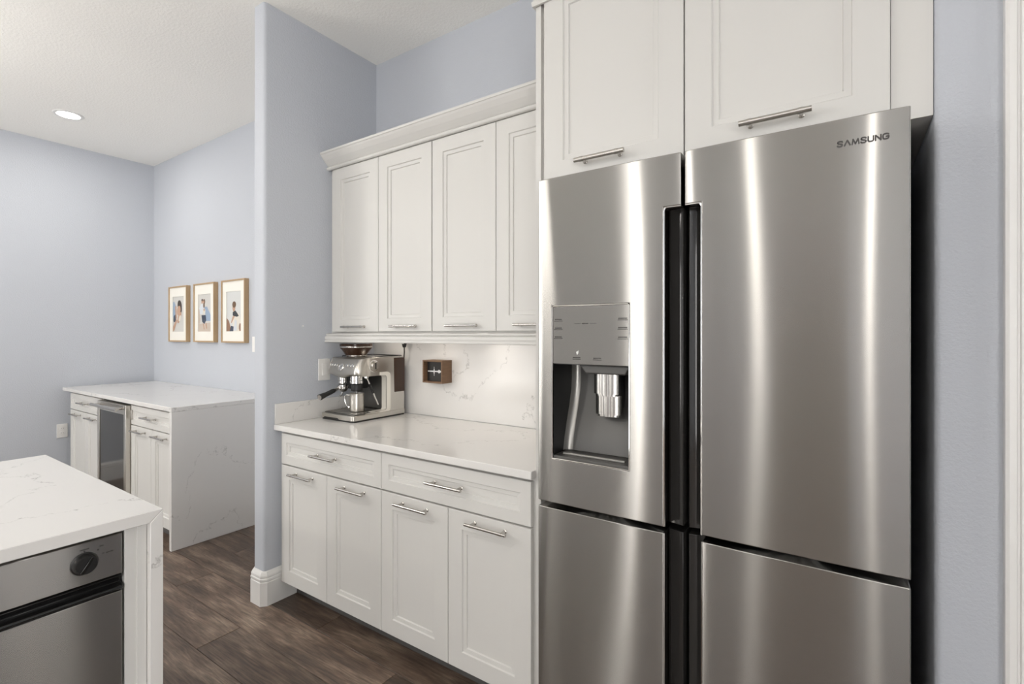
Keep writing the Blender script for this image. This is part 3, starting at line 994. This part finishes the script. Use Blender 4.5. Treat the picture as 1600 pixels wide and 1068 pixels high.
xstrokes(pr, 0.4090, .8580, .017, .0030, 1)
xstrokes(pr, 0.4420, .8560, .008, .0028, 2)
xstrokes(pr, 0.4580, .8360, .014, .0030, 3)
pr.box(AX + .0001, AX + .0008, .4075, .4100, .8520, .8550)
pr.box(AX + .0001, AX + .0008, .4335, .4365, .8470, .8500)
pr.box(AX + .0001, AX + .0008, .4440, .4472, .8345, .8372)
pr.build('dial_print', M['print_dark'], ap, kind='stuff')

# ================================================================== BAR CABINETS IN THE FAR ROOM
BX1 = -3.540; BY = 1.402
tag(MB().box(-5.718, BX1, 1.377, YK - .0005, 0.8845, ZT).build('bar_countertop', M['quartz'], bevel=.003), 'white quartz bar counter in the far room under the pictures', 'countertop')
tag(MB().box(BX1 - TH, BX1, 1.377, YK - .0005, 0.0005, 0.8843).build('waterfall_panel', M['quartz'], bevel=.002), 'grey-veined quartz waterfall panel at the end of the bar', 'panel')
for (xa, xb, lab) in ((-5.600, -4.846, 'white bar cabinet left of the wine cooler, against the end wall'),
                      (-4.262, BX1 - TH - .0012, 'white bar cabinet right of the wine cooler, beside the waterfall panel')):
    t = thing('bar_cabinet', ((xa + xb) / 2, 1.75, 0), lab, 'cabinet', 'white bar cabinets in the far room')
    xl = xa
    MB().box(xl, xb, BY + .0205, YK - .001, .105, .884).build('carcass', M['cab'], t)
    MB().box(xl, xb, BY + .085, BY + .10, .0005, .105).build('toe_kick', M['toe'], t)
    g = 0.002
    dr = shaker(xa + g, xb - g, .7345, .871, BY, .040).build('drawer', M['cab'], t)
    bar_pull((xa + xb) / 2, BY, .806, .20).build('handle', M['nickel'], dr)
    w2 = (xb - xa) / 2
    for d in range(2):
        a = xa + d * w2
        do = shaker(a + g, a + w2 - g, .108, .7275, BY).build('door', M['cab'], t)
        bar_pull(a + w2 / 2, BY, .697, .20).build('handle', M['nickel'], do)
    if xa > -5:
        # toy-like child latch strip on the drawer front
        MB().box(xa + .028, xa + .036, BY - .012, BY + .0005, .770, .840).build('drawer_latch', M['nickel'], dr, bevel=.002)
wc = thing('wine_cooler', (-4.554, 1.75, 0), 'dark glass wine cooler with steel frame in the bar', 'wine cooler')
wa, wb = -4.836, -4.270
MB().box(wa + .004, wb - .004, BY + .01, 2.05, .0905, .872).build('housing', M['black'], wc)
MB().box(wa + .004, wb - .004, BY + .06, 1.9, .0005, .0905).build('kick_grille', M['black'], wc)
df = MB()
s_ = .038; yf = BY - .030
df.box(wa, wa + s_, yf, BY + .009, .095, .868); df.box(wb - s_, wb, yf, BY + .009, .095, .868)
df.box(wa + s_, wb - s_, yf, BY + .009, .095, .130); df.box(wa + s_, wb - s_, yf, BY + .009, .800, .868)
dof = df.build('door_frame', M['steel_small'], wc, bevel=.002)
MB().box(wa + s_ + .0005, wb - s_ - .0005, yf + .006, yf + .014, .1305, .7995).build('glass_pane', M['dark_glass'], dof)
hh = MB()
hh.tube([(wa + .02, yf - .045, .842), (wb - .02, yf - .045, .842)], .0115, 16)
for x in (wa + .07, wb - .07):
    hh.tube([(x, yf + .0005, .842), (x, yf - .045, .842)], .008, 12)
hh.build('bar_handle', M['nickel'], dof)

# ================================================================== PICTURES
def ellipse(cx, cy, rx, ry, rot=0, n=18):
    c_, s_ = math.cos(R(rot)), math.sin(R(rot))
    return [(cx + rx * math.cos(2 * math.pi * i / n) * c_ - ry * math.sin(2 * math.pi * i / n) * s_,
             cy + rx * math.cos(2 * math.pi * i / n) * s_ + ry * math.sin(2 * math.pi * i / n) * c_) for i in range(n)]


PAL = {'bg': (0.60, 0.59, 0.56), 'bg2': (0.62, 0.63, 0.62), 'skin': (0.50, 0.31, 0.21), 'hair': (0.055, 0.04, 0.03), 'hair2': (0.16, 0.095, 0.055), 'blue': (0.30, 0.39, 0.52),
       'navy': (0.05, 0.065, 0.10), 'pale': (0.62, 0.66, 0.70), 'sand': (0.55, 0.47, 0.40), 'cream': (0.72, 0.68, 0.60), 'dark': (0.035, 0.04, 0.045), 'brown': (0.28, 0.16, 0.10)}
PK = list(PAL)
PM_ = [pm('print_' + k_, PAL[k_], 0.45) for k_ in PK]
PRINTS = [
    [('bg', [(0, 0), (1, 0), (1, 1), (0, 1)]),
     ('blue', [(0, .40), (.24, .50), (.26, .74), (.12, .86), (0, .86)]),
     ('navy', ellipse(.16, .38, .14, .10, 30)),
     ('hair', ellipse(.60, .74, .20, .15, -20)), ('hair', ellipse(.70, .64, .10, .12)),
     ('skin', ellipse(.52, .60, .17, .13, 25)), ('skin', [(.18, .72), (.30, .74), (.36, .40), (.26, .34)]),
     ('skin', ellipse(.58, .40, .22, .10, 40)), ('cream', ellipse(.62, .38, .12, .07, 35)),
     ('skin', [(0, 0), (.14, .05), (.40, .32), (.30, .36), (0, .14)])],
    [('bg', [(0, 0), (1, 0), (1, 1), (0, 1)]), ('sand', [(0, 0), (1, 0), (1, .24), (0, .20)]),
     ('blue', [(.48, .66), (.68, .66), (1, .40), (.98, .28), (.60, .28)]), ('pale', [(.05, .62), (.22, .74), (.48, .74), (.50, .48), (.10, .46)]),
     ('navy', [(.24, .44), (.58, .44), (.62, .30), (.48, .20), (.30, .26)]), ('sand', [(0, .62), (.08, .60), (.14, .34), (.10, .20), (0, .22)]),
     ('hair', ellipse(.30, .83, .07, .05)), ('skin', ellipse(.29, .79, .055, .045)), ('hair2', ellipse(.45, .80, .09, .07)), ('skin', ellipse(.42, .78, .05, .05)),
     ('hair2', ellipse(.44, .70, .06, .07)), ('cream', ellipse(.46, .54, .10, .08)), ('skin', ellipse(.46, .58, .05, .035)), ('skin', [(.36, .22), (.44, .20), (.50, .06), (.44, .05)]), ('skin', [(.56, .24), (.64, .22), (.68, .08), (.62, .07)])],
    [('bg2', [(0, 0), (1, 0), (1, 1), (0, 1)]), ('brown', [(0, .34), (.16, .26), (.34, 0), (0, 0)]), ('cream', [(.40, .34), (.66, .48), (.86, .44), (.98, .20), (1, 0), (.44, 0)]),
     ('navy', [(.20, 0), (.30, .14), (.48, .12), (.46, 0)]), ('skin', [(.28, .20), (.36, .22), (.62, .42), (.58, .46), (.40, .36)]), ('skin', ellipse(.50, .60, .10, .11)),
     ('hair2', ellipse(.52, .67, .13, .08)), ('dark', [(.42, .48), (.60, .52), (.72, .46), (.84, .38), (.70, .36), (.52, .38), (.42, .40)]), ('brown', ellipse(.92, .10, .08, .10)), ('pale', [(.48, .02), (.70, .02), (.70, .26), (.56, .30)])],
]
plabels = ['oak-framed photo of a person bending over a small child, nearest the far corner',
           'oak-framed photo of a couple in blue, middle of the three pictures',
           'oak-framed photo of a seated person in a dark scarf, nearest the wing wall']
for i, (xa, xb) in enumerate(((-5.355, -4.980), (-4.845, -4.467), (-4.345, -3.967))):
    z0, z1 = 1.3105, 1.8285
    yb, yf = YK - .0008, YK - .036
    t = thing('picture_frame', ((xa + xb) / 2, YK - .02, z0), plabels[i], 'picture', 'framed photographs on the far wall')
    e = .0125
    f_ = MB()
    f_.box(xa, xa + e, yf, yb, z0, z1); f_.box(xb - e, xb, yf, yb, z0, z1); f_.box(xa + e, xb - e, yf, yb, z0, z0 + e); f_.box(xa + e, xb - e, yf, yb, z1 - e, z1)
    f_.build('frame', M['oak'], t)
    xi, xj, zi, zj = xa + e, xb - e, z0 + e, z1 - e
    pa, pb = xi + (xj - xi) * .17, xi + (xj - xi) * .83
    pc, pd = zi + (zj - zi) * .165, zi + (zj - zi) * .83
    m_ = MB(); ym = yf + .008
    m_.box(xi, pa, ym, ym + .004, zi, zj); m_.box(pb, xj, ym, ym + .004, zi, zj); m_.box(pa, pb, ym, ym + .004, zi, pc); m_.box(pa, pb, ym, ym + .004, pd, zj)
    m_.build('mat_board', M['mat_board'], t)
    p_ = MB()
    for q, (k_, poly) in enumerate(PRINTS[i]):
        pp = [(pa + (pb - pa) * min(max(u, 0), 1), pc + (pd - pc) * min(max(v, 0), 1)) for u, v in poly]
        yy = ym + .0050 - q * .00012
        o = len(p_.v)
        p_.v += [(x, yy, z) for x, z in pp]
        p_.f.append(tuple(range(o, o + len(pp)))); p_.mi.append(PK.index(k_)); p_.sm.append(False)
    p_.box(pa, pb, ym + .0052, ym + .0060, pc, pd, 0)
    p_.build('photo_print', PM_, t)

# ================================================================== SWITCHES AND OUTLETS
def wall_plate(name, org, axis, label, cat, kind):
    """plate centred at org; axis 'X+' (on a wall facing +X) or 'Y-' """
    w_, h_ = (0.074, 0.122)
    t = thing(name, (org[0], org[1], org[2] - h_ / 2), label, cat)
    m = Matrix.Translation(org) @ (Matrix.Rotation(R(90), 4, 'Z') if axis == 'X+' else Matrix.Identity(4))
    # local frame: plate in XZ, facing -Y
    MB().box(-w_ / 2, w_ / 2, -.006, -.0004, -h_ / 2, h_ / 2).build('plate', M['white_plastic'], t, bevel=.002, xf=m)
    if kind == 'switch':
        MB().box(-.017, .017, -.0075, -.0055, -.034, .034).build('bezel', M['white_plastic'], t, bevel=.0008, xf=m)
        MB().prism([(-.0075, -.031), (-.0135, -.031), (-.0085, .000), (-.0075, .031)], 'X', -.0145, .0145).build('rocker', M['white_plastic'], t, bevel=.0006, xf=m)
    else:
        for s in (-1, 1):
            r_ = MB().box(-.0165, .0165, -.0085, -.0055, s * .0195 - .0135, s * .0195 + .0135).build('receptacle', M['white_plastic'], t, bevel=.003, xf=m)
            MB().box(-.0075, -.0055, -.009, -.0083, s * .0195 - .003, s * .0195 + .006).box(.0055, .0075, -.009, -.0083, s * .0195 - .003, s * .0195 + .006).build('slots', M['black'], r_, xf=m)
    for s in (-1, 1):
        MB().lathe([(.0032, -.0072), (.0032, -.0055)], (0, 0, s * .050), 10, 'Y').build('screw', M['white_plastic'], t, xf=m)
    return t


wall_plate('light_switch', (XW1, 1.716, 1.181), 'X+', 'white rocker switch on the wing wall behind the espresso machine', 'switch', 'switch')
wall_plate('wall_outlet', (XL, 1.390, 0.522), 'X+', 'white outlet low on the end wall beside the bar', 'outlet', 'outlet')
wall_plate('light_switch', (-3.872, YK, 1.300), 'Y-', 'white switch plate right of the three pictures, half hidden by the wing wall', 'switch', 'switch')
tag(MB().lathe([(.0045, 0), (.0045, .002), (.003, .006), (0, .007)], (XW1 + .0003, 1.585, 1.425), 12, 'X').build('wall_anchor', M['white_plastic']), 'tiny white wall anchor on the wing wall above the switch', 'anchor')

# ================================================================== WOODEN SHADOW BOX
bx = thing('shadow_box', (-1.877, 2.033, 1.112), 'small walnut shadow box with a white heartbeat line on the backsplash', 'frame')
xa, xb, z0, z1, yf, yb = -1.951, -1.805, 1.112, 1.237, 1.993, 2.0730
e = .0085
f_ = MB()
f_.box(xa, xa + e, yf, yb, z0, z1); f_.box(xb - e, xb, yf, yb, z0, z1); f_.box(xa + e, xb - e, yf, yb, z0, z0 + e); f_.box(xa + e, xb - e, yf, yb, z1 - e, z1)
f_.build('box_frame', M['walnut'], bx, bevel=.001)
MB().box(xa + e + .0005, xb - e - .0005, yf + .030, yf + .036, z0 + e + .0005, z1 - e - .0005).build('back_panel', M['box_black'], bx)
hb = MB()
zc = (z0 + z1) / 2; yy = yf + .0293
xs_ = [xa + .014 + (xb - xa - .030) * q / 60 for q in range(61)]
for q, x in enumerate(xs_):
    s = q / 60
    a = .0016 + .021 * math.exp(-((s - .40) / .018) ** 2) + .0090 * math.exp(-((s - .72) / .07) ** 2) * abs(math.sin(q * 1.7)) + .0022 * abs(math.sin(q * 2.3))
    hb.box(x - .0011, x + .0011, yy, yy + .0006, zc - a, zc + a)
hb.build('heartbeat_line', M['white_ink'], bx)

# ================================================================== ESPRESSO MACHINE
EM = thing('espresso_machine', (-2.275, 1.845, ZT), 'stainless espresso machine with bean hopper standing on the counter', 'coffee machine')
ex0, ex1 = -2.405, -2.137
ZB = ZT + .0005


def rounded(poly, rad, n=5):
    out = []
    L = len(poly)
    for i in range(L):
        p = Vector(poly[i][:2]); r = poly[i][2] if len(poly[i]) > 2 else rad
        a = Vector(poly[i - 1][:2]); b = Vector(poly[(i + 1) % L][:2])
        if r <= 0:
            out.append(tuple(p)); continue
        u = (a - p).normalized(); w = (b - p).normalized()
        ang = u.angle(w)
        d = min(r / math.tan(ang / 2), (a - p).length * .48, (b - p).length * .48)
        for k_ in range(n + 1):
            s = k_ / n
            q = (p + u * d) * (1 - s) ** 2 + p * 2 * s * (1 - s) + (p + w * d) * s ** 2
            out.append(tuple(q))
    return out


ch = .004
# C-shaped side panels (y, z): base tray, rear column, head
side = rounded([(1.700, .936, 0), (1.700, ZB + .004, 0), (2.033, ZB + .004, .008), (2.033, 1.250, .018), (1.742, 1.250, .010), (1.722, 1.215, .01), (1.722, 1.162, .012), (1.740, 1.152, .01),
                (1.900, 1.152, .020), (1.900, .958, .012), (1.760, .953, .0)], .01)
for a, b in ((ex0, ex0 + .006), (ex1 - .006, ex1)):
    MB().prism(side, 'X', a, b, smooth=True).build('side_panel', M['steel_small'], EM, bevel=.001)
# light lining of the cut-out edge
ln = MB()
ln.prism(rounded([(1.745, 1.1515, 0), (1.8995, 1.1515, .020), (1.8995, .9585, .012), (1.80, .9545, 0), (1.80, .9520, 0), (1.905, .9520, .012), (1.907, 1.1535, .022), (1.745, 1.1540, 0)], .01), 'X', ex1 - .040, ex1 - .0062, smooth=True)
ln.build('cutout_lining', M['satin'], EM)
ct = MB()
outer = rounded([(1.850, 1.170, 0), (1.928, 1.170, .030), (1.928, .946, .022), (1.850, .946, 0)], .02, 8)
inner = rounded([(1.850, 1.1530, 0), (1.9005, 1.1530, .020), (1.9005, .9575, .012), (1.850, .9555, 0)], .02, 8)
ct.prism(outer + inner[::-1], 'X', ex1 - .0005, ex1 + .0016)
ct.build('cutout_trim', M['satin'], EM)
# column core and rear
MB().box(ex0 + .0065, ex1 - .0405, 1.9075, 2.028, .956, 1.245).build('rear_column', M['dark_steel'], EM)
MB().box(ex0 + .0065, ex1 - .0065, 1.7600, 2.028, 1.240, 1.2515).build('top_plate', M['steel_small'], EM, bevel=.002)
# cup-warming rail
MB().tube([(ex0 + .012, 1.80, 1.2525), (ex0 + .012, 1.80, 1.2575), (ex0 + .012, 2.022, 1.2575), (ex1 - .012, 2.022, 1.2575), (ex1 - .012, 1.80, 1.2575), (ex1 - .012, 1.80, 1.2525)], .0025, 8).build('top_rail', M['black'], EM)
# head: control fascia with a belly towards the bottom
fx0, fx1 = ex0 - .006, ex1 + .002
vs = []; fs = []
na = 22
tops = []
for i in range(na + 1):
    s = i / na
    x = fx0 + (fx1 - fx0) * s
    edge = min(s, 1 - s)
    back = .030 * max(0, 1 - edge / .09) ** 2
    dip = .014 * math.sin(math.pi * min(max((s - .12) / .62, 0), 1)) ** 1.2
    prof = [(1.748 + back * .4, 1.2505), (1.732 + back, 1.243), (1.714 + back, 1.205), (1.702 + back, 1.178), (1.703 + back, 1.164 - dip * .7), (1.716 + back, 1.156 - dip), (1.755, 1.152 - dip * .3), (1.79, 1.152), (1.79, 1.2500)]
    vs += [(x, y, z) for y, z in prof]
m_ = len(prof)
for i in range(na):
    for k_ in range(m_):
        a = i * m_ + k_; b = i * m_ + (k_ + 1) % m_
        fs.append((a, b, b + m_, a + m_))
fs.append(tuple(range(m_))); fs.append(tuple(na * m_ + k_ for k_ in range(m_)))
fa = MB().add(vs, fs, 0, True).build('control_fascia', M['steel_small'], EM, angle=50)
MB().box(ex0 + .0065, ex1 - .0065, 1.791, 1.907, 1.153, 1.2395).build('head_core', M['dark_steel'], EM)


def on_face(s, t):
    """point on the sloping fascia: s 0..1 across, t 0 (top) .. 1 (bottom)"""
    return Vector((fx0 + (fx1 - fx0) * s, 1.732 + (1.702 - 1.732) * t, 1.243 + (1.178 - 1.243) * t))


fn = Vector((0, -.065, .030)).normalized() * -1
fn = Vector((0, -0.908, 0.419))
rotf = Vector((0, 0, 1)).rotation_difference(fn).to_matrix().to_4x4()
for s in (.12, .20, .28, .60, .69, .78):
    p = on_face(s, .50)
    b_ = MB().lathe([(.0098, -.002), (.0098, .0015), (.0085, .003), (.0075, .0022), (0, .0022)], (0, 0, 0), 20)
    bo = b_.build('button', M['chrome'], fa, xf=Matrix.Translation(p) @ rotf)
    MB().lathe([(.0060, .0005), (.0060, .0030), (0, .0032)], (0, 0, 0), 16).build('button_cap', M['dark_steel'], bo, xf=Matrix.Translation(p) @ rotf) if False else None
p = on_face(.445, .66)
g_ = MB().lathe([(.0205, -.003), (.0205, .003), (.018, .0045), (.0165, .0028)], (0, 0, 0), 28).build('pressure_gauge', M['chrome'], fa, xf=Matrix.Translation(p) @ rotf)
MB().lathe([(.0165, .0020), (0, .0022)], (0, 0, 0), 24).build('gauge_dial', M['white_plastic'], fa, xf=Matrix.Translation(p) @ rotf)
MB().box(-.0009, .0009, -.002, .012, .0024, .0032).build('gauge_needle', M['black'], fa, xf=Matrix.Translation(p) @ rotf @ Matrix.Rotation(R(-30), 4, 'Z'))
# side dial for steam
dl = MB().lathe([(.027, 0), (.027, .003), (.0235, .005), (.0225, .014), (.020, .017), (0, .017)], (ex1, 1.808, 1.207), 32, 'X').build('steam_dial', M['steel_small'], EM)
MB().box(ex1 + .0160, ex1 + .0185, 1.8045, 1.8125, 1.190, 1.224).build('dial_slot', M['black'], dl, bevel=.001)
MB().lathe([(.033, 0), (.033, .0016), (.029, .0022)], (ex1 + .0003, 1.808, 1.207), 32, 'X').build('dial_ring', M['chrome'], EM)
# water tank at the back corner
MB().prism(rounded([(1.953, 1.246, .004), (2.036, 1.246, .016), (2.036, 1.050, .004), (1.957, 1.050, .004)], .006), 'X', ex1 - .02, ex1 + .0012, smooth=True).build('water_tank', M['bronze_glass'], EM)
# base drip tray
base = rounded([(ex0 - .004, 1.668, .018), (ex1 + .006, 1.668, .022), (ex1 + .006, 2.034, .006), (ex0 - .004, 2.034, .006)], .02)
bt = MB().prism(base, 'Z', ZB + .007, ZB + .034, smooth=True)
bo = bt.build('drip_tray', M['steel_small'], EM, bevel=.003)
MB().prism([(x * .985 + -2.271 * .015, y * .985 + 1.85 * .015) for x, y in base], 'Z', ZB, ZB + .0068, smooth=True).build('rubber_base', M['black'], EM)
grl = MB()
MB().box(ex0 + .006, ex1 - .008, 1.688, 1.900, ZB + .0342, ZB + .0385).build('tray_grille', M['dark_steel'], bo, bevel=.001)
for q in range(9):
    y = 1.704 + q * .022
    MB().box(ex0 + .018, ex1 - .020, y, y + .010, ZB + .0386, ZB + .0400).build('grille_bar', M['steel_small'], bo)
# front scoop under the tray
MB().prism([(-2.385, ZB + .0068), (-2.250, ZB + .0068), (-2.262, ZB + .0150), (-2.373, ZB + .0150)], 'Y', 1.6665, 1.680).build('tray_scoop', M['black'], bo)
# hopper
hc = (-2.318, 1.835, 1.2520)
hp = MB().lathe([(.0, 0), (.050, 0), (.054, .006), (.058, .010), (.076, .036), (.088, .050), (.090, .054), (.090, .072), (.086, .075), (.0, .076)], hc, 40).build('bean_hopper', M['bronze_glass'], EM)
MB().lathe([(.0565, .004), (.0575, .012), (.0545, .012)], hc, 40).build('hopper_collar', M['chrome'], hp)
MB().lathe([(.0902, .053), (.0912, .055), (.0912, .058), (.0902, .060)], hc, 40).build('hopper_band', M['chrome'], hp)
# group head and grinder cradle
for (gx, gy, r_) in ((-2.328, 1.752, .026), (-2.238, 1.775, .034)):
    MB().lathe([(r_ * .9, .050), (r_, .046), (r_, .022), (r_ * 1.06, .020), (r_ * 1.06, .006), (r_ * .8, 0), (0, 0)], (gx, gy, 1.104), 28).build('group_head', M['chrome'], EM)
MB().lathe([(.030, .038), (.030, .004), (.022, 0), (0, 0)], (-2.238, 1.775, 1.066), 24).build('group_collar', M['black'], EM)
MB().tube([(-2.238, 1.775, 1.066), (-2.238, 1.775, 1.050), (-2.238, 1.765, 1.040)], .007, 10).build('coffee_spout', M['chrome'], EM)
MB().box(-2.366, -2.290, 1.800, 1.8995, 1.070, 1.151).build('grinder_outlet', M['black'], EM, bevel=.006)
# portafilter locked into the left cradle, handle towards the front
pf = MB().lathe([(0, -.030), (.016, -.029), (.024, -.020), (.031, -.012), (.0315, .0), (.034, .002), (.034, .008), (.029, .010), (0, .010)], (-2.326, 1.752, 1.090), 32).build('portafilter', M['chrome'], EM)
MB().tube([(-2.325, 1.722, 1.083), (-2.318, 1.697, 1.075), (-2.316, 1.686, 1.072)], [.008, .0095, .0105], 14).build('portafilter_neck', M['chrome'], pf)
MB().tube([(-2.316, 1.686, 1.072), (-2.313, 1.668, 1.068), (-2.305, 1.630, 1.058), (-2.298, 1.590, 1.0485), (-2.297, 1.585, 1.047)], [.011, .0125, .0125, .0165, .0165], 18).build('portafilter_handle', M['black'], pf)
MB().tube([(-2.297, 1.5849, 1.047), (-2.2967, 1.5825, 1.0465)], .0135, 18).build('handle_end_cap', M['nickel'], pf)
MB().tube([(-2.332, 1.752, 1.062), (-2.332, 1.748, 1.045), (-2.336, 1.735, 1.036)], .006, 10).build('portafilter_spout', M['chrome'], pf)
# steam wand
MB().tube([(-2.168, 1.785, 1.152), (-2.166, 1.790, 1.135), (-2.163, 1.810, 1.090), (-2.160, 1.840, 1.025), (-2.158, 1.858, .988)], .0042, 12).build('steam_wand', M['chrome'], EM)
MB().tube([(-2.1645, 1.803, 1.108), (-2.1625, 1.826, 1.055)], .0070, 12).build('wand_grip', M['black'], EM)
MB().lathe([(.012, .0), (.012, -.012), (.006, -.018)], (-2.168, 1.785, 1.153), 16).build('wand_joint', M['chrome'], EM)

# milk jug on the tray
jc = (-2.236, 1.775, ZB + .0402)
jg = thing('milk_jug', jc, 'small steel milk jug standing on the espresso machine tray', 'jug')
jb = MB()
jb.lathe([(0, .001), (.036, .001), (.0395, .004), (.0405, .010), (.0400, .070), (.0385, .092), (.0395, .100), (.0383, .1005), (.0372, .092), (.0387, .070), (.039, .012), (0, .008)], jc, 36)
jb.build('jug_body', M['steel_small'], jg)
jb2 = MB().tube([(jc[0] - .034, jc[1] - .019, jc[2] + .088), (jc[0] - .050, jc[1] - .029, jc[2] + .092), (jc[0] - .060, jc[1] - .034, jc[2] + .082), (jc[0] - .060, jc[1] - .034, jc[2] + .060), (jc[0] - .050, jc[1] - .028, jc[2] + .030), (jc[0] - .036, jc[1] - .020, jc[2] + .020)], .0038, 10)
jb2.build('jug_handle', M['chrome'], jg)
sp = MB().prism([(jc[0] + .030, jc[1] + .012), (jc[0] + .045, jc[1] + .010), (jc[0] + .034, jc[1] + .022)], 'Z', jc[2] + .082, jc[2] + .100)
sp.build('jug_spout', M['steel_small'], jg)

# power cord hanging behind the machine
pc_ = thing('power_cord', (-2.155, 2.05, ZT), 'black power cord hanging behind the espresso machine', 'cord')
pts = []
ctrl = [(-2.150, 2.046, 1.325), (-2.150, 2.046, 1.296), (-2.1515, 2.048, 1.270), (-2.160, 2.052, 1.235), (-2.172, 2.055, 1.200), (-2.177, 2.056, 1.150), (-2.178, 2.056, 1.08), (-2.176, 2.055, 1.00), (-2.17, 2.053, .930), (-2.168, 2.050, ZT + .0045)]
MB().tube(ctrl, .0038, 10).build('cable', M['black'], pc_)
plg = MB()
plg.prism([(-2.163, 1.338), (-2.137, 1.338), (-2.138, 1.322), (-2.146, 1.302), (-2.154, 1.302), (-2.162, 1.322)], 'Y', 2.036, 2.056)
po = plg.build('plug', M['black'], pc_, bevel=.003)
MB().lathe([(.0048, 0), (.0048, .001), (0, .001)], (-2.150, 2.0350, 1.3275), 14, 'Y').build('plug_eye', M['white_plastic'], po)
MB().box(-2.20, -2.10, 2.030, 2.0733, 1.339, 1.3845).build('outlet_strip', M['white_plastic'], pc_, bevel=.002)
